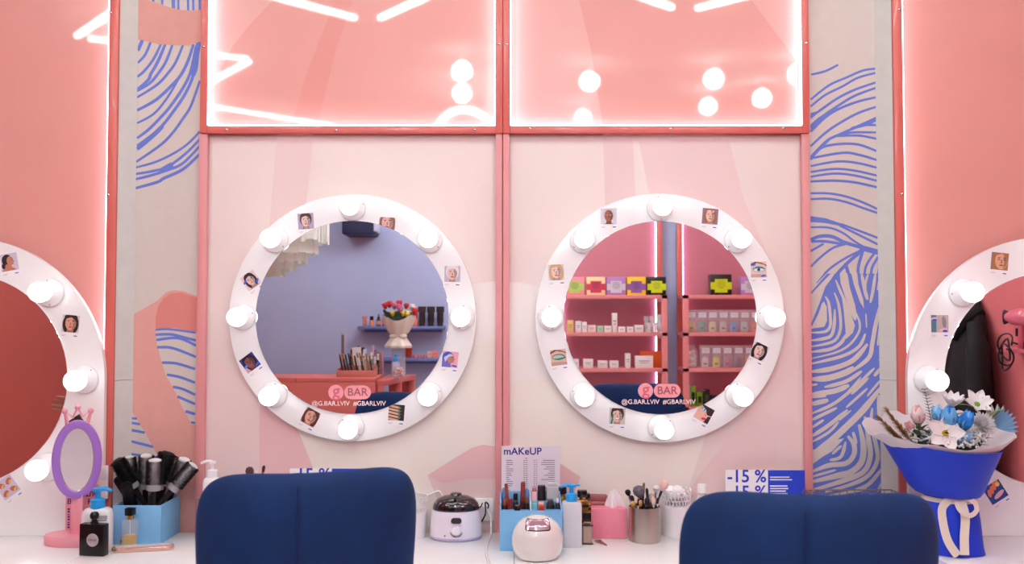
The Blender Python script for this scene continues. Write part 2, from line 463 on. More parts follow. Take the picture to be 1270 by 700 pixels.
# dense lower area: blue field with pale streaks
S.at(985, 340, k)
S.poly([(98, 105), (190, -2), (510, -2), (512, 760), (513, 1330), (100, 1330)], y1)
B.at(985, 340, k); y2 = -0.0012
for p in ([(98, 0), (172, -4), (125, 55), (98, 85)], [(98, 118), (160, 52), (210, 0), (236, -4), (215, 28), (180, 75), (150, 160), (98, 288)],
          [(98, 312), (140, 232), (160, 172), (172, 160), (188, 190), (190, 270), (175, 305), (98, 318)], [(264, -4), (308, -4), (322, 80), (352, 180), (364, 245), (356, 270), (300, 150), (268, 50)],
          [(275, 130), (300, 175), (340, 262), (352, 300), (340, 340), (300, 378), (295, 300), (285, 200)], [(330, -4), (365, -4), (372, 60), (400, 150), (404, 200), (380, 160), (345, 60)]):
    B.poly(p, y2)
for pts, w in [([(180, 130), (200, 170), (210, 260), (205, 310), (175, 335), (100, 340)], 15), ([(235, 205), (232, 290), (215, 355), (170, 375), (100, 385)], 17),
               ([(232, 108), (255, 170), (268, 260), (265, 330), (235, 385), (170, 408), (100, 420)], 15), ([(240, 35), (290, 150), (355, 268)], 14), ([(300, 350), (270, 400), (210, 435), (100, 452)], 18),
               ([(345, 200), (378, 280), (372, 340), (320, 410), (240, 455), (100, 490)], 12), ([(390, -2), (408, 90), (425, 150)], 18), ([(428, -2), (412, 60), (415, 120)], 12), ([(470, -2), (455, 100), (440, 168)], 16), ([(492, 30), (482, 95)], 10),
               ([(415, 228), (419, 312)], 8), ([(412, 345), (375, 420), (280, 475), (100, 520)], 17), ([(425, 405), (340, 500), (220, 548), (100, 566)], 26),
               ([(495, 185), (470, 300), (452, 400), (428, 490), (305, 582)], 22), ([(498, 295), (483, 415)], 12), ([(100, 610), (200, 602), (300, 570), (345, 540)], 32), ([(100, 645), (135, 638)], 12),
               ([(175, 656), (300, 622), (392, 562)], 20), ([(290, 705), (350, 640), (387, 597)], 10), ([(330, 697), (400, 610), (465, 545)], 15), ([(462, 592), (503, 545)], 18), ([(490, 500), (502, 488)], 8)]:
    B.stroke(pts, w, y2, 0.35)
B.at(985, 470, k)
for pts, w in [([(100, 90), (230, 72), (318, 38)], 27), ([(100, 106), (185, 100)], 14), ([(100, 147), (198, 124)], 25), ([(100, 202), (220, 150), (320, 75), (400, -2)], 17), ([(335, 88), (430, -5)], 14),
               ([(300, 168), (425, 55)], 14), ([(422, 102), (503, 5)], 13), ([(100, 240), (248, 168)], 17), ([(100, 285), (172, 238)], 14), ([(100, 335), (200, 270), (310, 180)], 21), ([(100, 368), (200, 310), (258, 248)], 14),
               ([(260, 242), (330, 182)], 10), ([(90, 445), (200, 370), (300, 280), (400, 180), (503, 50)], 34), ([(220, 437), (250, 408), (275, 388)], 15), ([(205, 472), (270, 452), (298, 365)], 18), ([(340, 308), (360, 378)], 17),
               ([(100, 540), (200, 502), (300, 490), (345, 440), (345, 380), (310, 332)], 26), ([(100, 568), (242, 528)], 13), ([(100, 598), (250, 562), (330, 540), (390, 480), (400, 380), (375, 265)], 32),
               ([(100, 648), (280, 592), (400, 540), (440, 450), (430, 350), (408, 218)], 27), ([(180, 655), (330, 612), (430, 560), (482, 470), (470, 370), (445, 260), (452, 170)], 22), ([(330, 655), (430, 612), (508, 520)], 20),
               ([(480, 655), (508, 600)], 12), ([(492, 235), (490, 95)], 22), ([(100, 700), (300, 660), (420, 640)], 14)]:
    B.stroke(pts, w, y2, 0.35)
B.poly([(100, 415), (200, 380), (240, 355), (290, 345), (220, 420), (160, 455), (100, 500)], y2 - .0001)
part(cr, 'printed_lines', S.mb, M_blue_print, smooth=False)
part(cr, 'printed_lines', B.mb, M_colwall, smooth=False)

# --- angled trims beside the outer stations
YS = -0.02                                  # face of the outer stations
for i, (xa, xb) in enumerate(((144.5, 169), (1109.5, 1087))):
    a = X((144.3, 1110)[i], YS - .03) + (.0008, -.0008)[i]; b = X(xb, 0.0)
    t = struct('trim_%d' % (i + 1), MB().extrude_z([(a, YS - 0.02), (b, -0.001), (b, 0.03), (a, 0.03)], Z(472, -0.03) + .0008, ZC), M_beige)
    part(t, 'lower_board', MB().extrude_z([(a, YS - 0.02), (b, -0.001), (b, 0.03), (a, 0.03)], .7602, Z(472, -0.03) - .0008), M_beige)

# --- coral glossy light panels with LED strips
M_screw = mat((210, 205, 205), 0.25, metal=1.0)
def light_panel(label, x0, x1, z0, z1, yf, sides, bw=0.0235, prints=(), screws=()):
    t = thing('light_panel', label, 'wall panel', ((x0 + x1) / 2, yf, z0))
    ox, oy, oz = (x0 + x1) / 2, yf, z0
    w = (x1 - x0) / 2; h = z1 - z0; d = 0.03
    p = part(t, 'panel', MB().box(-w + .002, w - .002, 0, 0.026, .002, h), M_coral)
    for i, (pts, m) in enumerate(prints):
        y = -0.0005 - 0.0003 * i
        o = part(p, 'printed_shape', MB().flat([(a - ox, b - oz) for a, b in pxy(pts, yf + y)], y), m, smooth=False)
    e = 0.004; g = bw
    if 'l' in sides:
        part(t, 'frame_bar', MB().box(-w, -w + bw, -d, 0, 0, h), M_frame, bevel=.0015)
        part(t, 'led_strip', MB().box(-w + g, -w + g + e, -.026, -.010, g + .005, h), M_led)
    if 'r' in sides:
        part(t, 'frame_bar', MB().box(w - bw, w, -d, 0, 0, h), M_frame, bevel=.0015)
        part(t, 'led_strip', MB().box(w - g - e, w - g, -.026, -.010, g + .005, h), M_led)
    if 'b' in sides:
        part(t, 'frame_bar', MB().box(-w + bw, w - bw, -d, 0, 0, bw), M_frame, bevel=.0015)
        part(t, 'led_strip', MB().box(-w + g + e, w - g - e, -.026, -.010, g, g + e), M_led)
    for px, py in screws:
        q = wp(px, py, yf - d)
        part(t, 'screw', MB().lathe([(.0042, 0), (.0042, .001), (.0025, .0022), (0, .0024)], 10), M_screw, loc=(q.x - ox, q.y - oy, q.z - oz), rot=(PI / 2, 0, 0))
    return t
c_c1 = mat((231, 172, 165), 0.5, coat=1.0, coat_rough=0.035); c_c2 = mat((225, 149, 140), 0.5, coat=1.0, coat_rough=0.035)
xm = X(623.6, -0.03, 160)
light_panel('coral backlit panel above the mirror that reflects the lilac wall', X(247.5, -.03, 160), xm - .0006, zb, ZT, 0.0, 'lrb',
            prints=[([(256, -60), (350, -60), (339, 0), (310, 30), (288, 58), (262, 110), (256, 120)], c_c1), ([(440, -60), (462, -60), (437, 0), (415, 69), (398, 137), (392, 158), (359, 158), (367, 137), (382, 86), (416, 0)], c_c2)],
            screws=[(281, 161), (417, 161.5), (589, 161), (619, 55), (252.5, 58)])
light_panel('coral backlit panel above the mirror that reflects the shelves', xm + .0006, X(1004.5, -.03, 160), zb, ZT, 0.0, 'lrb',
            prints=[([(640, -60), (705, -60), (718, 0), (733, 62), (748, 158), (640, 158)], c_c1), ([(900, -60), (1000, -60), (1000, 100), (983, 69), (932, 0)], c_c1)],
            screws=[(658, 159.5), (832, 160), (972, 159.5), (628.5, 54.5), (1000, 53.5)])
xa = X(144.3, YS - .03); xb = X(1110, YS - .03)
light_panel('tall coral backlit panel behind the purple oval table mirror', XL, xa, 0.0, ZT, YS, 'r', bw=.030, screws=[(137, 15.5), (134.5, 242)])
light_panel('tall coral backlit panel behind the flower bouquet', xb, XR, 0.0, ZT, YS, 'l', bw=.030, screws=[(1115.5, 11.5), (1119, 241)])

# ================================================================== ceiling lamps
def tube_lamp(p, q, label):
    p = Vector(p); q = Vector(q); d = q - p; L = d.length
    t = thing('tube_lamp_offscreen', label, 'ceiling lamp', (p + q) / 2, (0, 0, math.atan2(d.y, d.x)), 'linear lamps under the ceiling')
    part(t, 'housing', MB().box(-L / 2, L / 2, -.02, .02, .02, .05), M_white, bevel=.004)
    part(t, 'diffuser', MB().box(-L / 2 + .005, L / 2 - .005, -.018, .018, -.006, .02), mat((236, 251, 249), 0.5, emit=TUBE_E), bevel=.005)
    for x in (-L / 2 + .1, L / 2 - .1):
        part(t, 'suspension_rod', MB().cyl((x, 0, .05), (x, 0, ZC - p.z), .004, n=6), M_steel)
def from_px(a, b, k, g=0.0, z=2.93):
    p = ceil_r(*a, z, g); q = ceil_r(*b, z, g); q = q if k is None else p + (q - p).normalized() * k
    return p, q
TL = 'linear white lamp hanging on thin rods below the ceiling'
for a, b, k_, g in [((443, 25), (348, 0), 1.0, 0), ((470, 25), (525, 0), 1.0, 0), ((835, 12), (800, 0), .8, 0), ((862, 13), (915, 0), 1.0, 0),
                    ((310, 75), (112, 52), None, 0), ((310, 77), (258, 105), .8, 0), ((95, 47), (135, 20), 1.0, YS), ((258, 133), (400, 155), 1.0, 0)]:
    tube_lamp(*from_px(a, b, k_, g), TL)
def downlight(p):
    t = thing('globe_lamp_offscreen', 'round glowing globe lamp hanging just below the ceiling', 'ceiling lamp', p, (0, 0, 0), 'globe lamps below the ceiling')
    part(t, 'globe', MB().ball((0, 0, 0), .062, nu=20, nv=14), mat((242, 251, 249), 0.5, emit=SPOT_E))
    part(t, 'rod', MB().cyl((0, 0, .06), (0, 0, ZC - p.z), .008, n=8), M_white)
for px, py in [(573, 88), (573, 116), (731, 101), (723, 146), (885, 98), (878, 132), (945, 122), (990, 92)]:
    p = ceil_r(px, py, 2.88); downlight(p)
p = wp(576, 172, 3.25); p.y = -3.25
t = thing('ring_lamp_offscreen', 'glowing ring lamp hanging from the ceiling', 'ceiling lamp', p)
part(t, 'ring', MB().tube([(.2 * math.cos(a), 0, .2 * math.sin(a)) for a in [2 * PI * i / 40 for i in range(40)]], .026, 8, closed=True), mat((250, 248, 248), .5, emit=32))
part(t, 'cable', MB().cyl((0, 0, .2), (0, 0, ZC - p.z), .003, n=6), M_white)

# ================================================================== mirrors
M_lamp = mat((255, 249, 250), 0.4, emit=BULB_E)
def bulb_parts(parent, x, z, y0, s=1.0, ang=0.0, bn='bulb'):
    b = part(parent, 'lamp_holder', MB().lathe([(.041 * s, 0), (.041 * s, .008), (.036 * s, .014), (.03 * s, .018), (.024 * s, .032), (.021 * s, .036)], 24), M_gloss_white, loc=(x, y0, z), rot=(PI / 2, 0, 0))
    part(b, bn, MB().lathe([(.019 * s, .03), (.020 * s, .036), (.0275 * s, .05), (.0305 * s, .066), (.029 * s, .08), (.022 * s, .092), (.011 * s, .098), (0, .0995)], 20), M_lamp)
    for sg in (-1, 1):
        part(b, 'screw', MB().lathe([(.0035, 0), (.0035, .0015), (0, .002)], 8), M_blackmat, loc=(.034 * s * math.cos(ang) * sg, .034 * s * math.sin(ang) * sg, .0125))
def annulus(R, r, y0, y1, n=96):
    mb = MB(); P = []
    for rad, y in ((R, y1), (R, y0), (r, y0), (r, y1), (R, y1)):
        P.append([(rad * math.cos(2 * PI * i / n), y, rad * math.sin(2 * PI * i / n)) for i in range(n)])
    return mb.grid(P, closed_u=True)
def disc(r, y0, y1, n=96):
    return MB().prism([(r * math.cos(2 * PI * i / n), r * math.sin(2 * PI * i / n)) for i in range(n)], y0, y1)
def logo(t, lx, lz, gl):
    y = gl - 0.0004
    a = part(t, 'logo_badge', MB().prism(ell(lx - .001, lz, .0245, .0245, 28), y, gl + .0005), M_pinkprint, smooth=False)
    text(a, 'letter', 'g', .055, mat((224, 110, 124), .5), (lx, y - .0003, lz + .004), shear=.0, bold=.0007)
    b = part(t, 'logo_pill', MB().prism(rrect(.086, .044, .0218, 6, lx + .0685, lz), y, gl + .0005), M_pinkprint, smooth=False)
    text(b, 'lettering', 'BAR', .036, mat((176, 88, 98), .5), (lx + .0685, y - .0003, lz), bold=.0003)
    text(t, 'lettering', '@G.BAR.LVIV  #GBARLVIV', .0205, mat((252, 226, 226), .5), (lx + .04, y, lz - .036), bold=.0002)
def round_mirror(label, px, py, R, logo_px):
    c = wp(px, py, -0.03)
    t = thing('round_mirror', label, 'mirror', (c.x, 0, c.z))
    part(t, 'frame', annulus(R, .300, -.03, 0.0), M_gloss_white, bevel=.002)
    part(t, 'glass', disc(.3115, GL, -.0302), M_mirror, bevel=.0008, seg=1)
    for i in range(8):
        a = PI / 2 - i * PI / 4
        bulb_parts(t, .353 * math.cos(a), .353 * math.sin(a), -.03, ang=(i * 2.1 + px) % PI)
    q = wp(*logo_px, GL)
    logo(t, q.x - c.x, q.z - c.z, GL)
    return t
round_mirror('round white bulb mirror reflecting the lilac wall and reception desk', 437, 393.5, .399, (417, 487))
round_mirror('round white bulb mirror reflecting the shelves of cosmetics', 818.5, 394, .402, (801, 485))

YB2 = YS - 0.05; GS = YB2 - 0.005; YB1 = YS - .032
def arch_mirror(label, px, py, Rp, rp, bp, angs):
    c = wp(px, py, YB2); s = (YB2 - CAM.y) / F
    R, r, bR = Rp * s, rp * s, bp * s
    t = thing('arch_mirror', label, 'mirror', (c.x, YB1, .7602))
    h = c.z - .76
    pts = [(-R, 0)] + [(R * math.cos(a), h + R * math.sin(a)) for a in [PI - PI * i / 48 for i in range(49)]] + [(R, 0)]
    # board with a round hole: bridge outer outline and circle
    mb = MB(); n = 96
    outer = []
    for i in range(n):
        a = 2 * PI * i / n; ca, sa = math.cos(a), math.sin(a)
        if sa >= 0: outer.append((R * ca, h + R * sa))
        else:
            kx = R / abs(ca) if abs(ca) > 1e-9 else 1e9; kz = h / abs(sa)
            k_ = min(kx, kz); outer.append((k_ * ca, h + k_ * sa))
    inner = [(.97 * r * math.cos(2 * PI * i / n), h + .97 * r * math.sin(2 * PI * i / n)) for i in range(n)]
    yf = YB2 - YB1
    mb.grid([[(x, 0, z) for x, z in outer], [(x, yf, z) for x, z in outer], [(x, yf, z) for x, z in inner], [(x, 0, z) for x, z in inner], [(x, 0, z) for x, z in outer]], closed_u=True)
    part(t, 'frame', mb, M_gloss_white)
    part(t, 'glass', disc(r, GS - YB1, yf - .0002), M_mirror, bevel=.0008, seg=1, loc=(0, 0, h))
    for a in angs:
        a = math.radians(a)
        bulb_parts(t, bR * math.cos(a), h + bR * math.sin(a), yf, 1.08, ang=a + .9, bn='bulb' if -10 < px + bp * math.cos(a) < 1280 else 'bulb_offscreen')
    return t
arch_mirror('white arched bulb mirror behind the purple oval table mirror', -47, 471, 176, 131, 152, (45, 0, -45, 90, 135, 180))
arch_mirror('white arched bulb mirror behind the flower bouquet', 1303, 471, 177, 132, 152, (135, 180, 90, 45, 0))

# ================================================================== photo cards
def clip(poly):
    def cut(P, f, ix):
        o = []
        for i in range(len(P)):
            a, b = P[i - 1], P[i]
            fa, fb = f(a), f(b)
            if (fa >= 0) != (fb >= 0):
                t = fa / (fa - fb); o.append((a[0] + (b[0] - a[0]) * t, a[1] + (b[1] - a[1]) * t))
            if fb >= 0: o.append(b)
        return o
    for f in (lambda p: p[0] + .5, lambda p: .5 - p[0], lambda p: p[1] + .5, lambda p: .5 - p[1]):
        if len(poly) < 3: return []
        poly = cut(poly, f, 0)
    return poly
SQ = [(-.5, -.5), (.5, -.5), (.5, .5), (-.5, .5)]
def face(skin, hair, bgc, top=None, fx=0.0, fy=0.0, s=1.0, tilt=0.0, hairlong=True, lips=(190, 80, 80), eyes='open', shade=None, cap=True):
    L = [(SQ, bgc)]; s *= 1.15
    dark = tuple(int(v * .72) for v in skin); sh = shade or dark
    T = lambda P: [(fx + s * (x * math.cos(tilt) - y * math.sin(tilt)), fy + s * (x * math.sin(tilt) + y * math.cos(tilt))) for x, y in P]
    if hairlong: L.append((T(ell(0, -.02, .34, .46)), hair))
    else: L.append((T(ell(0, .10, .30, .36)), hair))
    L.append((T([(-.12, -.2), (.12, -.2), (.15, -.36), (.5, -.5), (.5, -.7), (-.5, -.7), (-.5, -.5), (-.15, -.36)]), top or dark))
    L.append((T([(-.11, -.15), (.11, -.15), (.13, -.42), (0, -.5), (-.13, -.42)]), dark))
    L.append((T(ell(0, .03, .225, .31)), skin))
    L.append((T([(.06, .32), (.19, .2), (.22, .02), (.16, -.16), (.06, -.26), (.10, -.05)]), sh))
    if cap: L.append((T([(-.25, .1), (-.2, .2), (0, .27), (.12, .22), (.25, .05), (.27, .3), (.1, .45), (-.12, .45), (-.28, .3)]), hair))
    for sg in (-1, 1):
        L.append((T(ell(sg * .095, .12, .06, .014, 10, -sg * .15)), tuple(int(v * .5) for v in hair)))
        if eyes == 'open':
            L.append((T(ell(sg * .095, .065, .048, .02, 12)), (240, 235, 235)))
            L.append((T(ell(sg * .095, .065, .02, .022, 10)), (50, 36, 34)))
        else: L.append((T(ell(sg * .095, .06, .052, .017, 12)), (120, 50, 50)))
    L.append((T([(-.02, .06), (.02, .06), (.04, -.06), (-.03, -.07)]), sh))
    L.append((T(ell(0, -.135, .075, .03, 14)), lips))
    return L
def eye(skin, lid, iris, bgc=None):
    return [(SQ, skin), ([(-.5, .25), (-.1, .42), (.35, .3), (.5, .18), (.5, .28), (.2, .42), (-.2, .5), (-.5, .36)], (110, 70, 56)), (ell(0, .02, .42, .2, 22, -.05), lid),
            (ell(0, -.02, .33, .10, 20), (238, 228, 226)), (ell(0, -.01, .1, .1, 14), iris), ([(-.42, -.02), (-.1, .11), (.25, .08), (.46, .0), (.25, .14), (-.1, .17)], (30, 26, 40)),
            ([(-.5, -.5), (.5, -.5), (.5, -.35), (0, -.28), (-.5, -.3)], tuple(int(v * .85) for v in skin))]
def fingers(bgc, skin, nail, rows=5, slope=-.12):
    L = [(SQ, bgc)]
    for i in range(rows):
        z = .4 - i * .8 / (rows - 1)
        L.append(([(-.5, z + .08), (.2, z + .08 + slope), (.27, z + slope), (.2, z - .05 + slope), (-.5, z - .05)], skin))
        L.append((ell(.2, z + .02 + slope, .12, .045, 12), nail))
    return L
CARDN = [0]
def card(label, px, py, rot, layers, y, w=.058, hh=.071, pic=.051, txt=True):
    """photo card lying on the mirror board at pixel px,py; rot degrees clockwise in the picture"""
    c = wp(px, py, y)
    t = thing('photo_card', label, 'photo', (c.x, y, c.z), (0, math.radians(rot), 0), 'instant photo cards on the mirrors')
    part(t, 'paper', MB().box(-w / 2, w / 2, -.0006, 0, -hh / 2, hh / 2), M_paper)
    mb = MB(); ms = []; yy = -.0007; cz = hh / 2 - (w - pic) / 2 - pic / 2
    for i, (pl_, c_) in enumerate(layers):
        q = clip(pl_)
        if len(q) < 3: continue
        m = mat(c_, .45, coat=.15)
        if m not in ms: ms.append(m)
        mb.flat([(a * pic, cz + b * pic) for a, b in q], yy - i * .00006, ms.index(m))
    part(t, 'picture', mb, ms, smooth=False)
    if txt:
        z = -hh / 2 + .007
        part(t, 'caption_mark', MB().prism(rrect(.012, .0032, .0015, 3, w * .3, z), -.0008, -.0006), mat((70, 90, 200), .5), smooth=False)
        part(t, 'caption_text', MB().box(-w * .42, -w * .16, -.0008, -.0006, z + .001, z + .0018).box(-w * .42, -w * .22, -.0008, -.0006, z - .0022, z - .0014), mat((160, 160, 170), .5), smooth=False)
    return t
yc = -0.0303
card('photo card of a pale brown-haired woman, tucked under the mirror glass', 379.5, 277, -4, face((228, 196, 190), (84, 50, 44), (176, 160, 190), (60, 40, 60), s=1.1, hairlong=False), yc)
card('photo card of a woman looking upward, half covered by the mirror glass', 480, 282, 3, face((226, 178, 166), (140, 92, 80), (222, 196, 196), fy=.12, s=1.35), yc)
card('tilted photo card of a woman whose fingers have blue nails', 312.5, 350, -36, face((236, 196, 186), (40, 30, 36), (236, 214, 220), s=1.0, eyes='shut') + [(ell(-.36, .1, .16, .07, 12, .5), (70, 110, 220)), (ell(.34, -.25, .16, .07, 12, .7), (60, 110, 220))], yc)
card('tilted photo card of a dark face with blue make-up and blue nails', 311.5, 452, -37, face((140, 84, 78), (30, 26, 60), (60, 60, 150), s=1.15, eyes='shut') + [(ell(-.38, -.1, .18, .08, 12, .4), (90, 140, 235)), (ell(.36, -.34, .2, .07, 12, .3), (70, 110, 230)), ([(-.5, -.5), (-.2, -.5), (-.34, -.2), (-.5, -.15)], (214, 170, 180))], yc)
card('tilted photo card of a brunette with closed eyes and red lids', 384, 520, 28, face((222, 168, 146), (90, 44, 34), (206, 190, 196), s=1.35, eyes='shut', lips=(170, 60, 60)), yc)
card('photo card of a stack of fingers with dark nails', 491.5, 514.5, 4, fingers((40, 28, 28), (226, 176, 150), (60, 120, 100)), yc)
card('photo card of a blue-haired woman in profile on pink', 558, 448.5, 5, [(SQ, (240, 170, 190)), (ell(-.15, .1, .36, .38), (70, 90, 200)), (ell(.02, .05, .24, .3), (190, 130, 120)), ([(.2, .12), (.33, 0), (.2, -.05)], (190, 130, 120)), ([(-.4, .1), (-.05, .35), (.2, .25), (-.1, .15), (-.3, -.2)], (210, 214, 240)), (ell(.14, .12, .05, .02, 10), (40, 30, 60)), (ell(.2, -.14, .05, .03, 10), (180, 60, 70)), ([(-.5, -.5), (.1, -.5), (.05, -.25), (-.3, -.2), (-.5, -.1)], (120, 110, 190)), (ell(.3, -.4, .18, .06, 12, -.2), (60, 90, 220))], yc)
card('photo card of a smiling white-haired elderly woman', 561, 342.5, 1, face((232, 192, 180), (232, 228, 230), (196, 186, 206), s=1.2, hairlong=False, lips=(190, 60, 60)), yc)
card('photo card of a dark-skinned woman with cropped pale hair', 755, 271, -1, face((156, 96, 76), (206, 196, 200), (214, 214, 226), (150, 100, 84), s=1.05, hairlong=False, cap=False), yc)
card('photo card of a smiling woman with fair curls and a flower wreath', 880.5, 271, 5, face((232, 190, 172), (150, 104, 70), (150, 110, 130), s=1.05, lips=(190, 70, 80)) + [(ell(-.18 + .12 * i, .36 - .03 * abs(i - 1.5), .07, .06, 8), ((236, 170, 180), (240, 226, 226), (220, 120, 130), (236, 200, 190))[i]) for i in range(4)], yc)
card('photo card of a fair woman with straight pale hair', 690, 340.5, -3, face((238, 204, 190), (206, 170, 130), (226, 216, 214), (40, 36, 40), s=1.2), yc)
card('photo card of an eye with turquoise eyeliner and blue nails', 941, 337, -1, eye((236, 200, 186), (110, 200, 214), (60, 60, 80)) + [(ell(-.34, .3, .16, .06, 12, .2), (70, 110, 220)), (ell(.28, -.4, .16, .06, 12, .3), (60, 90, 220))], yc)
card('photo card of a closed eyelid painted emerald green', 693, 446, -7, eye((226, 186, 172), (70, 160, 130), (70, 160, 130)) + [(ell(0, 0, .36, .15, 20, -.05), (190, 205, 190)), ([(-.42, -.06), (0, -.16), (.42, -.1), (.46, .0), (0, -.06)], (40, 130, 110))], yc)
card('tilted photo card of a black-haired woman with red lips', 940.5, 438.5, 26, face((236, 202, 194), (20, 18, 22), (226, 220, 224), (60, 40, 44), s=1.25, lips=(190, 40, 50)), yc)
card('photo card of a laughing woman holding a green brush', 765.5, 519, 3, face((232, 192, 176), (60, 44, 40), (204, 196, 190), s=1.2, hairlong=False) + [([(-.42, -.5), (-.3, -.5), (-.22, .1), (-.3, .12)], (30, 140, 120)), (ell(0, -.15, .1, .05, 12), (250, 246, 244))], yc)
card('tilted photo card of a cropped face with blue eye shadow', 872, 515.5, 29, [(SQ, (232, 182, 164)), ([(-.5, .5), (.5, .5), (.5, .05), (.2, .0), (-.05, .3)], (50, 34, 34)), (ell(-.12, .22, .22, .1, 16, -.3), (90, 180, 214)), (ell(-.1, .2, .12, .06, 12, -.3), (240, 236, 236)), (ell(-.09, .2, .05, .05, 10), (40, 60, 90)), ([(.5, -.5), (.2, -.5), (.3, -.05), (.5, 0)], (60, 40, 40)), (ell(.12, -.3, .16, .08, 14, .3), (196, 60, 80)), ([(.05, .1), (.2, -.1), (.05, -.1)], (200, 140, 124))], yc)
ys = YB2 - 0.0003
card('photo card of a dark-haired woman in profile, high on the arched mirror', 12, 328, -10, [(SQ, (206, 200, 216)), (ell(-.12, .12, .3, .34), (36, 26, 28)), (ell(.06, .06, .2, .28), (196, 134, 110)), ([(.22, .1), (.34, -.02), (.22, -.06)], (196, 134, 110)), ([(-.2, -.1), (.1, -.15), (.12, -.3), (.4, -.5), (-.5, -.5), (-.3, -.3)], (190, 126, 104)), (ell(-.36, -.2, .1, .16), (36, 26, 28)), (ell(.16, .13, .05, .02, 10), (30, 20, 24)), (ell(.2, -.12, .06, .025, 10), (170, 70, 70))], ys, w=.062, hh=.076, pic=.055)
card('photo card of a smiling woman with dark wavy hair', 87.5, 404.5, 5, face((222, 160, 136), (44, 28, 28), (214, 206, 216), s=1.2, lips=(190, 70, 70)), ys, w=.062, hh=.076, pic=.055)
card('tilted photo card of four hands with yellow nails', 11, 607, -37, [(SQ, (214, 200, 226))] + [q for sx in (-1, 1) for sz in (-1, 1) for q in ((ell(sx * .24, sz * .24, .2, .14, 14, .5 * sx * sz), (196, 110, 96)), (ell(sx * .24 + .05, sz * .24 - .06, .12, .06, 10, .5), (226, 200, 80)))], ys, w=.066, hh=.08, pic=.06)
card('photo card of a blond woman, half hidden behind the pink crown', 97, 531, -35, face((228, 190, 160), (30, 24, 26), (60, 50, 54), s=1.2), ys, w=.062, hh=.076, pic=.055)
card('photo card of a blond woman looking down, high on the arched mirror', 1239.5, 327, 6, face((226, 172, 140), (170, 120, 70), (150, 120, 110), s=1.45, fx=.1, eyes='shut'), ys, w=.062, hh=.076, pic=.055)
card('photo card of hands with blue nails against a teal curtain', 1165.5, 404.5, 0, [(SQ, (196, 176, 176)), ([(-.5, -.5), (-.2, -.5), (-.2, .5), (-.5, .5)], (80, 130, 150)), (ell(-.34, .3, .18, .07, 12, .2), (236, 196, 190)), (ell(-.3, .22, .14, .06, 12), (50, 90, 200)), (ell(.2, -.36, .26, .09, 14, .1), (240, 196, 196)), (ell(.3, -.42, .15, .07, 12), (60, 80, 210)), (ell(.25, .1, .12, .35, 14, .1), (150, 140, 140))], ys, w=.062, hh=.076, pic=.055)
card('tilted photo card of orange and pink nails on blue, beside the bouquet', 1236, 613, -32, [(SQ, (40, 80, 160))] + [(ell(-.3 + .2 * i, .1 + .1 * i, .1, .22, 12, -.3), (240, 130, 90)) for i in range(4)] + [(ell(.1, -.2, .34, .12, 14, .25), (246, 190, 200)), (ell(.3, .3, .12, .12, 10), (250, 210, 90))], ys, w=.066, hh=.08, pic=.06)

# ================================================================== counters
ZT_ = 0.76
M_counter = mat((248, 248, 248), 0.25, coat=.2, noise=.01)
def counter(label, x0, x1, depth, y1):
    t = thing('vanity_counter', label, 'counter', ((x0 + x1) / 2, y1 - depth / 2, 0))
    w = (x1 - x0) / 2; d = depth / 2
    part(t, 'top', MB().box(-w, w, -d, d, .725, .76), M_counter, bevel=.003)
    part(t, 'apron', MB().box(-w + .01, w - .01, -d + .03, -d + .05, .60, .725), M_counter, bevel=.002)
    for sx in (-1, 1):
        part(t, 'side_panel', MB().box(sx * (w - .02) - .012, sx * (w - .02) + .012, -d + .04, d, 0, .725), M_counter, bevel=.002)
xs = [XL + .001, X(246, -.4, 690), X(638, -.4, 690), X(1024, -.4, 690), XR - .001]
yb_side = YS - .0315
counter('white counter under the purple oval mirror and the brush box', xs[0], X(141, -.08, 640), .40 + yb_side, yb_side + .0)
counter('white counter in front of the printed column holding the brush box', X(141, -.08, 640) + .001, xs[1] - .001, .398, -.0235)
counter('white counter carrying the wax heater', xs[1], xs[2] - .001, .458, -.0235)
counter('white counter carrying the tissue box and steel brush cup', xs[2], xs[3], .458, -.0235)
counter('white counter in front of the other printed column', xs[3] + .001, X(1116, -.08, 640) - .001, .50, -.0235)
counter('white counter under the flower bouquet', X(1116, -.08, 640), xs[4], .50 + yb_side, yb_side)

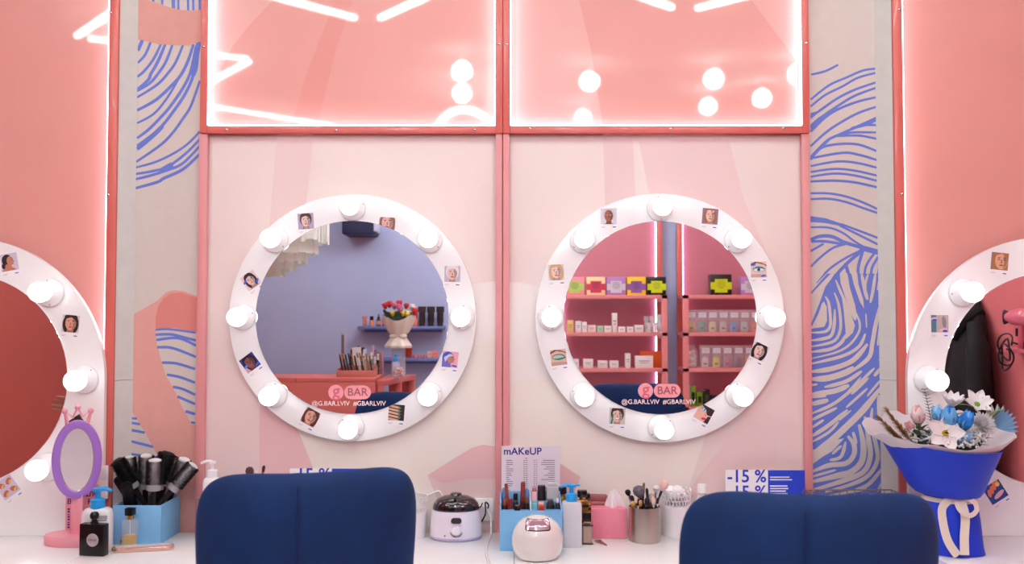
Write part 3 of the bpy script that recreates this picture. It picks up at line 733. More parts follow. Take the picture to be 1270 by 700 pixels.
# ================================================================== velvet chairs
M_velvet = mat((0, 46, 100), 0.8, sheen=.3, noise=.22, nscale=9, bump=.15, bscale=25)
M_seam = mat((10, 38, 92), 0.8, sheen=.4)
def chair(label, cx, cy, rz, tilt_top=0.0, ztop=1.15):
    t = thing('velvet_chair', label, 'chair', (cx, cy, 0), (0, 0, rz), 'blue velvet chairs')
    # backrest: rounded, wrapping forward at the sides (front is +y)
    w, z0, z1, th = .243, .60, ztop, .045
    def pt(u, v, side):
        x = w * u
        wid = 1.0 - .10 * (1 - v) ** 1.5
        zt = z1 - .012 * (1 - abs(u) ** 2) * 1.0 + tilt_top * u
        z = z0 + (zt - z0) * v
        y = .075 * abs(u) ** 2.2 - .05 * v + .012 * (1 - v)
        return Vector((x * wid, y + side, z))
    n, mv = 48, 32
    # superellipse sheet with thickness profile
    P = []
    mb = MB()
    for sgn in (-1, 1):
        rows = []
        for j in range(mv + 1):
            row = []
            for i in range(n + 1):
                u = -1 + 2 * i / n; v = j / mv
                # squircle mapping for rounded corners at the top
                uu = math.sin(u * PI / 2); vv = math.sin((2 * v - 1) * PI / 2)
                e = 5.2
                r = (abs(uu) ** e + abs(vv) ** e) ** (1 / e)
                m_ = max(abs(uu), abs(vv))
                k_ = m_ / r if r > 1e-6 else 1
                uu *= k_; vv *= k_
                edge = max(abs(uu), abs(vv)) if False else (abs(uu) ** e + abs(vv) ** e) ** (1 / e)
                tk = th * math.sqrt(max(0, 1 - min(1, edge) ** 5))
                groove = .006 * math.exp(-((uu + .14) / .018) ** 2) if sgn < 0 else 0
                p = pt(uu, (vv + 1) / 2, sgn * (tk - groove))
                row.append(p)
            rows.append(row if sgn > 0 else row[::-1])
        mb.grid(rows)
    bm_me = mesh('backrest', mb, M_velvet)
    bm = bmesh.new(); bm.from_mesh(bm_me); bmesh.ops.remove_doubles(bm, verts=bm.verts, dist=.0015); bmesh.ops.recalc_face_normals(bm, faces=bm.faces); bm.to_mesh(bm_me); bm.free()
    bm_me.polygons.foreach_set('use_smooth', [True] * len(bm_me.polygons))
    b = link('backrest', bm_me, t)
    seam = []
    for j in range(25):
        v = .06 + .9 * j / 24
        p = pt(-.14, v, -th + .003); seam.append(p)
    part(b, 'seam', MB().tube(seam, .0018, 6), M_seam)
    seat = MB()
    for k_, (z, s_) in enumerate(((.50, .9), (.505, .97), (.53, 1.0), (.57, 1.0), (.595, .97), (.60, .88))):
        pass
    prof = [(.48, .92), (.49, .985), (.52, 1), (.55, 1), (.572, .97), (.578, .88), (.58, .5), (.58, .02)]
    rows = []
    for z, s_ in prof:
        rows.append([(x * s_, y * s_ + .24, z) for x, y in rrect(.48, .44, .12, 6)])
    seat.grid(rows, closed_u=True)
    seat.add([(x * .92, y * .92 + .24, .48) for x, y in rrect(.48, .44, .12, 6)], [tuple(reversed(range(28)))])
    part(t, 'seat', seat, M_velvet)
    part(t, 'stem', MB().lathe([(.03, .06), (.03, .25), (.022, .25), (.022, .48)], 16), M_steel, loc=(0, .24, 0))
    part(t, 'base', MB().lathe([(.21, 0), (.21, .008), (.19, .014), (.04, .03), (.03, .06)], 36), M_steel, loc=(0, .24, 0))
    part(t, 'footrest', MB().tube([(.15 * math.cos(a), .24 + .15 * math.sin(a), .24) for a in [2 * PI * i / 32 for i in range(32)]], .009, 8, closed=True), M_steel)
    part(t, 'footrest_arm', MB().cyl((-.15, .24, .24), (.15, .24, .24), .007, n=8), M_steel)
    return t
pL = wp(386, 600, -.99); chair('blue velvet chair in front of the wax heater counter', pL.x, pL.y, math.radians(17), .0, 1.136)
pR = wp(1008, 640, -1.30); chair('blue velvet chair in front of the steel brush cup counter', pR.x, pR.y, math.radians(-3), .0)

# ================================================================== things on the counters
def T(px, py): return onz(px, py, ZT_)
def loc(px, py):
    p = T(px, py); return (p.x, p.y, ZT_)
# --- purple oval mirror with crown
M_purple = mat((168, 120, 214), .3, noise=.04, coat=.3)
M_babypink = mat((244, 164, 176), .4, coat=.2)
p = T(98, 663); p.x = wp(96, 660, -.163).x; p.y = -.163
t = thing('table_mirror', 'purple oval table mirror with pink crown and round pink base', 'mirror', (p.x, p.y, ZT_), (0, 0, math.radians(0)))
part(t, 'base', MB().lathe([(.094, 0), (.098, .004), (.098, .026), (.094, .03)], 48, sy=.62), M_babypink)
part(t, 'post', MB().box(-.018, .018, -.008, .008, .028, .16), M_babypink, bevel=.002)
zc = wp(95, 570, -.17).z - ZT_; rot = math.radians(24)
hd = link('mirror_head', None, t, (0, 0, zc), (math.radians(-5), 0, rot))
D.objects.remove(hd)
def ovalring(a, b, w_, y0, y1, n=64):
    P = []
    for ra, rb, y in ((a, b, y1), (a, b, y0), (a - w_, b - w_, y0), (a - w_, b - w_, y1), (a, b, y1)):
        P.append([(ra * math.cos(2 * PI * i / n), y, rb * math.sin(2 * PI * i / n)) for i in range(n)])
    return MB().grid(P, closed_u=True)
fr = part(t, 'frame', ovalring(.070, .120, .023, -.012, .012), M_purple, bevel=.003, loc=(0, -.01, zc), rot=(math.radians(4), 0, rot))
part(fr, 'glass', MB().prism(ell(0, 0, .048, .098, 48), -.006, .006), M_mirror)
part(fr, 'bead_rim', MB().tube([(.0475 * math.cos(a), -.0065, .0970 * math.sin(a)) for a in [2 * PI * i / 64 for i in range(64)]], .0022, 6, closed=True), M_silver)
part(fr, 'back_plate', MB().prism(ell(0, 0, .068, .118, 48), .0122, .018), M_babypink)
cr_ = MB()
base = [(-.028, 0, .110), (-.036, 0, .150), (-.013, 0, .130), (0, 0, .160), (.013, 0, .130), (.036, 0, .148), (.028, 0, .110)]
cr_.tube(base, .0058, 8)
for q in (base[1], base[3], base[5]): cr_.ball(q, .0088, nu=12, nv=8)
part(fr, 'crown', cr_, M_babypink)
# --- pink leaflet stand behind it
p = T(101, 653); p.x = wp(101, 640, -.093).x; p.y = -.094
t = thing('leaflet', 'pink leaflet with dark blue lettering behind the purple mirror', 'leaflet', (p.x, p.y, ZT_))
part(t, 'sheet', MB().box(-.050, .050, 0, .006, 0, .165), mat((246, 160, 172), .5), bevel=.001)
for s_, x_, z_ in (('Г', -.038, .135), ('В', -.038, .112), ('ІЛО', .034, .135), ('R?', .030, .112)):
    text(t, 'lettering', s_, .022, M_navytext, (x_, -.0004, z_), bold=.0005)
vp = MB()
for i in range(9): vp.box(-.043, -.036, -.0004, 0, .022 + i * .008, .022 + i * .008 + (.005 if i % 3 else .003))
part(t, 'side_print', vp, M_navytext)
part(t, 'ruled_line', MB().box(.02, .05, -.0004, 0, .092, .0935).box(.02, .05, -.0004, 0, .08, .0815), M_navytext)
# --- switches
def socket_plate(label, px, py, y, w, h, holes=1, kind='switch'):
    c = wp(px, py, y)
    t = thing('wall_' + kind, label, kind, (c.x, y, c.z))
    part(t, 'plate', MB().box(-w / 2, w / 2, -.008, 0, -h / 2, h / 2), M_gloss_white, bevel=.002)
    n = holes
    for i in range(n):
        if kind == 'switch':
            z = h / 2 - (i + .5) * h / n
            part(t, 'rocker', MB().box(-w * .36, w * .36, -.012, -.008, z - h / n * .34, z + h / n * .34), M_gloss_white, bevel=.0015)
        else:
            x = -w / 2 + (i + .5) * w / n
            o = part(t, 'outlet', MB().lathe([(.0175, .002), (.0165, .0025), (.015, -.004), (.0, -.004)], 24), M_gloss_white, loc=(x, -.008, 0), rot=(PI / 2, 0, 0))
            for sx in (-1, 1):
                part(o, 'pin_hole', MB().lathe([(.003, -.0036), (0, -.0035)], 8), M_blackmat, loc=(sx * .0075, 0, 0))
    return t
socket_plate('white double switch plate on the arched mirror board', 125.5, 598, YB2, .048, .105, 2)
socket_plate('white double power outlet beside the wax heater', 598.3, 632, -.0016, .072, .072, 2, 'outlet')
# --- pump bottle helper
def pump(t, z, m, sc=1.0, head=1):
    part(t, 'pump', MB().lathe([(.0165 * sc, 0), (.0165 * sc, .020 * sc), (.012 * sc, .022 * sc), (.006 * sc, .024 * sc), (.006 * sc, .040 * sc), (.012 * sc, .040 * sc), (.013 * sc, .047 * sc), (0, .048 * sc)], 20)
         .tube([(0, 0, .044 * sc), (head * .018 * sc, 0, .045 * sc), (head * .032 * sc, 0, .040 * sc)], [.006 * sc, .005 * sc, .004 * sc], 8), m, loc=(0, 0, z))
def bottle_body(w, d, h, r=.01, sh=.02, neck=.014):
    rows = []
    for z, k_ in ((0, .94), (.003, 1), (h - sh, 1), (h - sh * .4, .93), (h - sh * .1, .75)):
        rows.append([(x * k_, y * k_, z) for x, y in rrect(w, d, r, 5)])
    rows.append([(neck * math.cos(a), neck * math.sin(a), h) for a in [math.radians(90 * q + 90 * k_ / 5) for q in range(4) for k_ in range(6)]])
    mb = MB().grid(rows, closed_u=True)
    n = len(rows[0]); mb.add(rows[0], [tuple(reversed(range(n)))]); mb.add(rows[-1], [tuple(range(n))])
    return mb
M_bluepump = mat((40, 164, 240), .35)
p = wp(120.5, 670, -.255)
t = thing('lotion_bottle', 'white lotion bottle with blue pump and printed label', 'bottle', (p.x, p.y, ZT_), (0, 0, math.radians(6)))
part(t, 'body', bottle_body(.084, .05, .128, .016, .02), mat((236, 236, 238), .35, coat=.2))
pump(t, .126, M_bluepump, 1.25, 1)
part(t, 'label', MB().box(.012, .036, -.0256, -.0252, .015, .055), mat((70, 170, 235), .5))
lab = MB()
for z_, x0, x1 in ((.105, -.004, .036), (.100, -.004, .036), (.094, -.004, .034), (.075, .0, .03), (.070, .0, .034), (.064, .002, .03)): lab.box(x0, x1, -.0256, -.0252, z_, z_ + .0022)
part(t, 'print', lab, mat((110, 112, 120), .5))
part(t, 'drop_mark', MB().prism(ell(.01, .084, .004, .005, 12), -.0256, -.0252), mat((40, 140, 220), .5))
# --- black perfume
p = T(114, 690.5)
t = thing('perfume_bottle', 'flat black perfume bottle with round silver window', 'bottle', (p.x, p.y + .012, ZT_), (0, 0, math.radians(-9)))
part(t, 'body', MB().box(-.039, .039, -.013, .013, 0, .092), mat((16, 15, 18), .3, noise=.2, nscale=80), bevel=.003)
part(t, 'window', MB().lathe([(.0185, 0), (.0185, .0015), (.0165, .002), (0, .002)], 32), mat((196, 192, 198), .35, metal=.4), loc=(.004, -.013, .047), rot=(PI / 2, 0, 0))
text(t, 'lettering', 'OPIUM', .0085, mat((70, 66, 70), .5), (.004, -.0154, .047))
part(t, 'stopper', MB().lathe([(.011, 0), (.011, .006), (.0075, .008), (.0075, .014), (.011, .016), (.0125, .021), (.0125, .027), (.008, .034), (0, .036)], 24), M_black, loc=(.0, 0, .091))
# --- clear perfume
p = T(161, 679)
t = thing('perfume_bottle', 'clear glass perfume bottle with yellow liquid and black cap', 'bottle', (p.x, p.y, ZT_), (0, 0, math.radians(-8)))
part(t, 'glass', MB().box(-.0205, .0205, -.0135, .0135, 0, .084), glass((236, 238, 240), .25), bevel=.004)
part(t, 'liquid', MB().box(-.0155, .0155, -.0095, .0095, .006, .038), mat((228, 176, 30), .15, alpha=.9), bevel=.002)
part(t, 'collar', MB().lathe([(.010, 0), (.010, .011)], 20), M_gold, loc=(0, 0, .084))
part(t, 'cap', MB().box(-.0125, .0125, -.011, .011, .095, .117), M_black, bevel=.002)
part(t, 'charm', MB().ball((-.0215, -.014, .018), .004, .003, .008, 8, 6).ball((-.018, -.0145, .030), .004, .003, .004, 8, 6).ball((-.023, -.014, .007), .003, .003, .005, 8, 6), M_gold)
part(t, 'spray_tube', MB().cyl((0, 0, .01), (0, 0, .084), .0012, n=6), M_white)
# --- rose gold case
p = T(179, 683)
t = thing('cosmetic_case', 'slim clear and rose gold case lying on the counter', 'case', (p.x, p.y, ZT_ + .001), (0, 0, math.radians(14)))
part(t, 'tray', MB().extrude_z(rrect(.168, .034, .012, 5), 0, .011), mat((236, 190, 170), .2, metal=.75), bevel=.003)
part(t, 'lid', MB().extrude_z(rrect(.160, .029, .012, 5), .0112, .017), glass((245, 232, 228), .45), bevel=.002)
part(t, 'clasp', MB().box(-.089, -.080, -.009, .009, .003, .014), M_gold, bevel=.002)
# --- blue box with hair brushes
x0, x1 = T(139, 676).x, T(199, 676).x
yf = T(199, 676).y; ybk = -.02
def open_box(t, x0, x1, y0, y1, h, th, m, base=True):
    part(t, 'front_panel', MB().box(x0, x1, y0, y0 + th, 0, h), m, bevel=.0008)
    part(t, 'back_panel', MB().box(x0, x1, y1 - th, y1, 0, h), m, bevel=.0008)
    part(t, 'side_panel', MB().box(x0, x0 + th, y0 + th, y1 - th, 0, h), m, bevel=.0008)
    part(t, 'side_panel', MB().box(x1 - th, x1, y0 + th, y1 - th, 0, h), m, bevel=.0008)
    part(t, 'bottom', MB().box(x0 + th, x1 - th, y0 + th, y1 - th, 0, th), m)
bx = (x0 + x1) / 2; hw = (x1 - x0) / 2; by = (yf + ybk) / 2; hy = (ybk - yf) / 2; H = .118
t = thing('storage_box', 'light blue open box full of hair brushes', 'box', (bx, by, ZT_))
open_box(t, -hw, hw, -hy, hy, H, .004, M_skyblue)
def seg_d(a, b, c, d):
    u = b - a; v = d - c; w = a - c
    A = u.dot(u); B_ = u.dot(v); C_ = v.dot(v); D_ = u.dot(w); E_ = v.dot(w); den = A * C_ - B_ * B_
    s_ = 0.0 if den < 1e-12 else max(0, min(1, (B_ * E_ - C_ * D_) / den))
    t_ = (B_ * s_ + E_) / C_ if C_ > 1e-12 else 0
    if t_ < 0: t_ = 0; s_ = max(0, min(1, -D_ / A))
    elif t_ > 1: t_ = 1; s_ = max(0, min(1, (B_ - D_) / A))
    return (w + u * s_ - v * t_).length
def stand(items, foot_fn, y_fn, inside, zf, seed, tries=6000, jitter=2.0):
    """items: (key, px, py, head length, head radius, handle radius); returns key -> (tip, foot) with no stick through another"""
    if isinstance(seed, (list, tuple, range)):
        res = [stand(items, foot_fn, y_fn, inside, zf, s_, tries, jitter) for s_ in seed[:1]]
        for s_ in seed[1:]:
            if res[0][''] > .0: break
            r2 = stand(items, foot_fn, y_fn, inside, zf, s_, tries, jitter)
            if r2[''] > res[0]['']: res[0] = r2
        return res[0]
    rr = random.Random(seed); done = []; out = {'': 1.0}
    for key, px, py, hl, hr_, r_ in items:
        best = None; need = 1.0
        for k_ in range(tries):
            y = y_fn(rr); tip = wp(px + rr.uniform(-jitter, jitter), py + rr.uniform(-.5, .5), y); fx, fy = foot_fn(rr); ft = Vector((fx, fy, zf))
            d = (ft - tip).normalized(); mid = tip + d * hl
            caps = [(tip + d * hr_ * .5, mid, hr_), (mid, ft, r_)]
            if not all(inside(tip.lerp(ft, i / 28), (hr_ if (tip.lerp(ft, i / 28) - tip).length < hl else r_)) for i in range(29)): continue
            gap = 1.0
            for o_ in done:
                for p_, q_, ra in caps:
                    for a_, b_, rb in o_:
                        gap = min(gap, seg_d(p_, q_, a_, b_) - ra - rb)
            if best is None or gap > best[0]: best = (gap, caps, tip, ft)
            if gap > .0008: break
        if best is None: raise ValueError('no place for ' + str(key) + str(tip))
        done.append(best[1]); out[key] = (best[2], best[3]); out[''] = min(out[''], best[0])
    return out
M_barrel = mat((205, 203, 205), .35, metal=.5, noise=.3, nscale=260)
M_bris = mat((20, 19, 20), .5)
def round_brush(label, tip, foot, px, r, L, tint=0, grey_end=True):
    d = (foot - tip).normalized()
    t = thing('hair_brush', label, 'hair brush', tip, (0, 0, 0), 'round hair brushes in the blue box')
    t.rotation_euler = (-d).to_track_quat('Z', 'X').to_euler()
    part(t, 'barrel', MB().lathe([(r * .9, -L), (r * .92, -L * .98), (r * .92, -.008), (r * .8, -.004), (0, 0)], 20), M_barrel if tint == 0 else M_blackmat)
    b = MB(); rr = random.Random(px)
    r_ = r; nr, na = (25, 28) if tint == 0 else (24, 32)
    for i in range(nr):
        for j in range(na):
            a = 2 * PI * (j + .5 * (i % 2)) / na; z = -L * .96 + (L * .93) * i / (nr - 1)
            ca, sa = math.cos(a), math.sin(a); l = rr.uniform(.005, .009) * (1.35 if tint else 1)
            q = Vector((ca * r * .9, sa * r * .9, z)); e = Vector((ca * (r * .9 + l), sa * (r * .9 + l), z + rr.uniform(-.002, .003)))
            w_ = Vector((-sa, ca, 0)) * .0019; h_ = Vector((0, 0, .0019))
            b.add([q + w_, q - w_ * .5 + h_, q - w_ * .5 - h_, e], [(0, 1, 3), (1, 2, 3), (2, 0, 3)])
    bo = part(t, 'bristles', b, M_bris, smooth=False); bo['kind'] = 'stuff'
    part(t, 'tip_cap', MB().lathe([(r * .82, -.005), (r * .8, .002), (r * .5, .005), (0, .0055)], 16), mat((226, 226, 228), .4) if tint == 0 else M_blackmat)
    Lf = (foot - tip).length
    part(t, 'collar', MB().lathe([(r * .95, -L - .016), (r * .98, -L - .010), (r * .95, -L)], 18), mat((160, 160, 164), .4) if grey_end else M_blackmat)
    part(t, 'handle', MB().lathe([(.007, -max(Lf - .002, L + .04)), (.0082, -L - .02), (r * .8, -L - .014)], 14), M_blackmat)
    return t
zf = ZT_ + .012
BR = [('thin black round brush at the end of the blue box by the lotion bottle', 143, 571, .019, .085, 1), ('silver round brush behind the thin black one', 158, 568, .019, .085, 0),
      ('silver round brush with dense black bristles between two others', 178, 566, .021, .088, 0), ('silver round brush with a pale grey collar in the middle of the box', 191, 571, .023, .075, 0),
      ('fat black round brush standing tallest in the blue box', 211, 563, .025, .095, 1), ('silver round brush leaning beside the tallest black one', 229, 570, .022, .085, 0),
      ('silver round brush leaning outward by the pink frame post', 240, 578, .020, .08, 0)]
FL = [('flat black brush leaning across the front of the blue box', 156, 598, .10, .017), ('flat black brush lying low beside the paler collar brush', 205, 602, .085, .014), ('wide black vented brush standing upright by the lotion bottle', 144, 592, .11, .0135)]
box_in = lambda q, r_: q.y + r_ < -.032 and (q.z > ZT_ + H or (abs(q.x - bx) < hw - .0062 - r_ and abs(q.y - by) < hy - .0062 - r_))
PL = stand([(lb, px, py, L + .016, r + .002, .0085) for lb, px, py, r, L, ti in sorted(BR, key=lambda v: -v[3])] + [(lb, px, py, L, w_ * 1.0, .0072) for lb, px, py, L, w_ in FL],
           lambda rr: (bx + rr.uniform(-1, 1) * (hw - .02), by + rr.uniform(-1, 1) * (hy - .02)), lambda rr: rr.uniform(yf + .02, -.035), box_in, zf + .004, 157, 1500, 4.0)
for lb, px, py, r, L, ti in BR: round_brush(lb, *PL[lb], px, r, L, ti, True)
def paddle(label, tip, foot, L=.10, w_=.019):
    d = (tip - foot).normalized()
    t = thing('hair_brush', label, 'hair brush', tip, (0, 0, 0), 'flat black brushes in the blue box')
    xax = d.cross(Vector((0, 1, 0))).normalized(); yax = d.cross(xax) * 1
    t.rotation_euler = Matrix((xax, yax, d)).transposed().to_euler()
    part(t, 'head', MB().prism(rrect(w_ * 2, L, w_ * .9, 6, 0, -L / 2), -.006, .006), M_black, bevel=.003)
    b = MB()
    for i in range(14):
        z = -.012 - i * (L - .024) / 13
        for sx in (-.7, -.35, 0, .35, .7):
            for sg in (-1, 1):
                q = Vector((sx * w_, sg * .006, z)); e = q + Vector((0, sg * .008, 0))
                b.add([q + Vector((.0012, 0, 0)), q + Vector((-.0012, 0, .001)), q + Vector((-.0006, 0, -.001)), e], [(0, 1, 3), (1, 2, 3), (2, 0, 3)])
    bo = part(t, 'bristles', b, M_bris, smooth=False); bo['kind'] = 'stuff'
    part(t, 'handle', MB().cyl((0, 0, -L + .005), (0, 0, -(tip - foot).length), .007, .0065, 12), M_black)
for lb, px, py, L, w_ in FL: paddle(lb, *PL[lb], L, w_)
# --- wire baskets
def wire_basket(label, xa, xb, y0, y1, h, m, nx, ny, nz):
    cx, cy = (xa + xb) / 2, (y0 + y1) / 2; w = (xb - xa) / 2; d = (y1 - y0) / 2
    t = thing('wire_basket', label, 'basket', (cx, cy, ZT_))
    r = .0016; z0 = .003
    part(t, 'rim', MB().tube([(-w, -d, h), (w, -d, h), (w, d, h), (-w, d, h)], .0024, 6, closed=True), m)
    for i in range(nz):
        z = z0 + (h - z0) * i / nz
        part(t, 'horizontal_wire', MB().tube([(-w, -d, z), (w, -d, z), (w, d, z), (-w, d, z)], r, 5, closed=True), m)
    for i in range(nx + 1):
        x = -w + 2 * w * i / nx
        part(t, 'upright_wire', MB().tube([(x, -d, h), (x, -d, z0), (x, d, z0), (x, d, h)], r, 5), m)
    for i in range(1, ny):
        y = -d + 2 * d * i / ny
        part(t, 'upright_wire', MB().tube([(-w, y, h), (-w, y, z0), (w, y, z0), (w, y, h)], r, 5), m)
    return t
M_wire = mat((176, 160, 136), .3, metal=.9)
a = wp(243, 660, -.118)
wire_basket('small gold wire basket between the blue box and the velvet chair', a.x, a.x + .13, a.y, a.y + .088, .125, M_wire, 5, 4, 4)
solo('spray_can', 'white and blue spray can in the small wire basket', 'can', MB().lathe([(.024, 0), (.024, .09), (.019, .10), (.015, .102), (.015, .118), (0, .12)], 20), mat((228, 228, 236), .3, coat=.4), (a.x + .034, a.y + .044, ZT_ + .006))
solo('cream_jar', 'navy jar in the small wire basket', 'jar', MB().lathe([(.024, 0), (.026, .003), (.026, .05), (.022, .053), (.022, .07), (0, .071)], 20), mat((30, 40, 110), .3, coat=.4), (a.x + .092, a.y + .044, ZT_ + .006))
a = wp(1013, 660, -.18); b = wp(1128, 660, -.18)
wire_basket('long gold wire basket in front of the printed column', a.x, b.x, -.20, -.05, wp(1070, 608, -.05).z - ZT_, M_wire, 12, 5, 5)
for i, (px, c, hgt, lb) in enumerate([(1026, (240, 130, 120), .125, 'coral tube standing in the long wire basket'), (1050, (200, 60, 60), .115, 'red tube standing in the long wire basket'), (1066, (80, 90, 190), .115, 'blue tube standing in the long wire basket'), (1085, (240, 236, 232), .138, 'white tube with gold band in the long wire basket'), (1098, (120, 100, 190), .136, 'violet tube standing in the long wire basket'), (1112, (246, 244, 244), .137, 'white carton tube in the long wire basket')]):
    x_ = wp(px, 640, -.14).x
    tt = thing('cosmetic_tube', lb, 'tube', (x_, -.13, ZT_ + .006))
    part(tt, 'body', MB().lathe([(.014, .03), (.016, .035), (.015, hgt * .7)], 16).add([(-.0099, -.003, hgt), (.0099, -.003, hgt), (.0099, .003, hgt), (-.0099, .003, hgt)], [(0, 1, 2, 3)]).lathe([(.015, hgt * .7), (.009, hgt)], 16, sx=1.1, sy=.4), mat(c, .35, coat=.3))
    part(tt, 'cap', MB().lathe([(.013, 0), (.0135, .03)], 16), M_white)
# --- things behind the left chair
def small_pump(label, px, py, y, m, pm, w=.05, h=.12):
    p = wp(px, py, y)
    t = thing('pump_bottle', label, 'bottle', (p.x, y, ZT_))
    hh = p.z - ZT_ - .05
    part(t, 'body', bottle_body(w, w * .8, hh, .012), m); pump(t, hh - .002, pm, 1.05, -1)
small_pump('white pump bottle hidden behind the velvet chair', 263, 571, -.15, M_gloss_white, M_gloss_white)
def brush(t_or_none, label, base, tip, head, hc, handle_c, fer, group, hl=.03, hr=.009, hr2=None):
    base = Vector(base); tip = Vector(tip); d = tip - base; L = d.length
    t = thing('makeup_brush', label, 'brush', base, (0, 0, 0), group); t.rotation_euler = d.to_track_quat('Z', 'X').to_euler()
    r = .0035
    part(t, 'handle', MB().lathe([(.002, 0), (r, .01), (r * .9, L - hl - .02)], 10), mat(handle_c, .35, coat=.4))
    part(t, 'ferrule', MB().lathe([(r, L - hl - .02), (r * 1.3, L - hl)], 10), fer)
    r2 = hr2 or hr
    part(t, 'head', MB().lathe([(r * 1.2, L - hl), (hr * .9, L - hl * .65), (hr, L - hl * .35), (hr * .7, L - hl * .1), (0, L)], 14, sy=r2 / hr), mat(hc, .8, bump=.5, bscale=400))
    return t
gp = 'make-up brushes in the cup hidden behind the chair'
q = wp(316, 640, -.14)
solo('brush_cup', 'white cup of brushes hidden behind the velvet chair', 'cup', MB().lathe([(.034, 0), (.036, .10), (.034, .10), (.032, .004), (0, .004)], 24), M_white, (q.x, -.14, ZT_))
brush(None, 'round brown powder brush showing above the velvet chair', (q.x + .005, -.14, ZT_ + .01), wp(309, 579, -.15), None, (84, 60, 60), (30, 28, 30), M_silver, gp, .035, .013)
brush(None, 'slim brush with an orange tip above the velvet chair', (q.x - .005, -.135, ZT_ + .01), wp(327.5, 577.5, -.13), None, (60, 40, 30), (40, 30, 30), M_gold, gp, .02, .005)
brush(None, 'pale brush showing just above the velvet chair', (q.x + .015, -.145, ZT_ + .01), wp(318, 584, -.15), None, (226, 200, 190), (230, 226, 224), M_silver, gp, .03, .009)
# --- discount signs
def sign(label, px0, px1, pyt, y):
    a = wp(px0, pyt, y); b = wp(px1, pyt, y); w = b.x - a.x; h = a.z - ZT_
    t = thing('discount_sign', label, 'sign', ((a.x + b.x) / 2, y, ZT_))
    part(t, 'board', MB().box(-w / 2, w / 2, 0, .004, 0, h), M_paper)
    part(t, 'blue_field', MB().box(w * .035, w / 2, -.0004, 0, 0, h), mat((40, 70, 210), .5))
    part(t, 'foot', MB().box(-w / 2 + .02, w / 2 - .02, .004, .04, 0, .004), M_clear)
    zz = h - .021
    for i in range(4):
        text(t, 'lettering', '-15 %', .056, mat((40, 62, 196), .5), (-w * .235, -.0004, zz - i * .05), sx=.98, bold=.0008)
    ln = MB()
    for z_, l_ in ((.024, .062), (.032, .070), (.052, .055), (.060, .058), (.068, .05), (.076, .055), (.092, .06), (.10, .05)):
        ln.box(w * .06, w * .06 + l_, -.0008, -.0004, h - z_, h - z_ + .0035)
    part(t, 'small_print', ln, M_paper)
    return t
sign('white and blue discount sign behind the velvet chair near the lace pot', 359.5, 457, 581.5, -.06)
sign('white and blue discount sign between the clear bottle and the printed column', 900, 998, 583.5, -.05)
# --- lace pots
def lace_pot(label, px, py, R=.048, h=.148, contents=False, yc_=-.056):
    p = T(px, py); p.y = yc_ - R; p.x = wp(px, 650, p.y + R).x
    t = thing('lace_pot', label, 'pot', (p.x, p.y + R, ZT_))
    m = mat((240, 236, 240), .35, coat=.3)
    hb = h * .62
    part(t, 'body', MB().lathe([(R * .84, 0), (R * .86, .002), (R * .95, hb), (R * .92, hb), (R * .83, .004), (0, .004)], 40), m)
    part(t, 'band', MB().lathe([(R * .965, hb - .004), (R * .985, hb), (R * .965, hb + .004)], 40, cap=False), m)
    # pierced lace collar
    n = 28; lz0 = hb + .003
    for j in range(3):
        z = lz0 + .010 + j * .0155; rr = R * (.955 + .015 * j)
        mb = MB()
        for i in range(n):
            a = 2 * PI * (i + .5 * (j % 2)) / n; c = Vector((rr * math.cos(a), rr * math.sin(a), z))
            tt = Vector((-math.sin(a), math.cos(a), 0))
            mb.tube([c + tt * .0062 * math.cos(b) + Vector((0, 0, .008 * math.sin(b))) for b in [2 * PI * k_ / 10 for k_ in range(10)]], .0013, 4, closed=True)
        o = part(t, 'lace_ring_row', mb, m)
    top = MB(); rr = R * 1.0
    top.tube([(rr * math.cos(a), rr * math.sin(a), h - .008 + .006 * abs(math.sin(a * 7))) for a in [2 * PI * i / 84 for i in range(84)]], .0018, 5, closed=True)
    part(t, 'scalloped_rim', top, m)
    if contents:
        pass
    return t, p
t, p = lace_pot('white lace-rimmed pot half hidden by the velvet chair', 511.5, 664, h=.122, yc_=-.078)
t, p = lace_pot('white lace-rimmed pot filled with cotton wool', 838, 665)
cw = MB(); rr = random.Random(3)
for i in range(14):
    a = rr.uniform(0, 2 * PI); d_ = rr.uniform(0, .024)
    cw.ball((d_ * math.cos(a), d_ * math.sin(a), .118 + rr.uniform(0, .026)), .017, .017, .013, 12, 8)
solo('cotton_wool', 'white cotton wool heaped in the lace-rimmed pot', 'cotton', cw, mat((248, 244, 246), .9, bump=.4, bscale=200), (p.x, p.y + .048, ZT_))
# --- wax heater
p = T(564.5, 667); p.y = -.090 - .075; p.x = wp(564.5, 650, -.13).x
t = thing('wax_heater', 'white wax heater with dark translucent lid', 'heater', (p.x, p.y + .075, ZT_))
part(t, 'body', MB().lathe([(.072, 0), (.079, .004), (.0815, .015), (.081, .04), (.077, .075), (.074, .088), (.07, .09), (0, .09)], 48, sy=.80), mat((240, 232, 246), .25, coat=.4))
part(t, 'base_ring', MB().lathe([(.076, .0), (.081, .003), (.082, .008), (.080, .010)], 48, sy=.80, cap=False), mat((190, 180, 214), .3))
lid = part(t, 'lid', MB().lathe([(.073, .0905), (.074, .094), (.070, .108), (.058, .122), (.036, .131), (.0, .134)], 48, sy=.80), mat((34, 26, 30), .08, coat=1))
part(lid, 'lid_grip', MB().lathe([(.02, .131), (.016, .139), (.0, .141)], 24), mat((34, 26, 30), .1, coat=1))
part(lid, 'steam_slot', MB().box(-.004, .004, -.05, -.03, .126, .130), M_blackmat)
yb = -.0655
part(t, 'display', MB().prism(rrect(.032, .017, .0075, 5, .005, .066), yb - .003, yb + .02), mat((30, 16, 20), .15, coat=1))
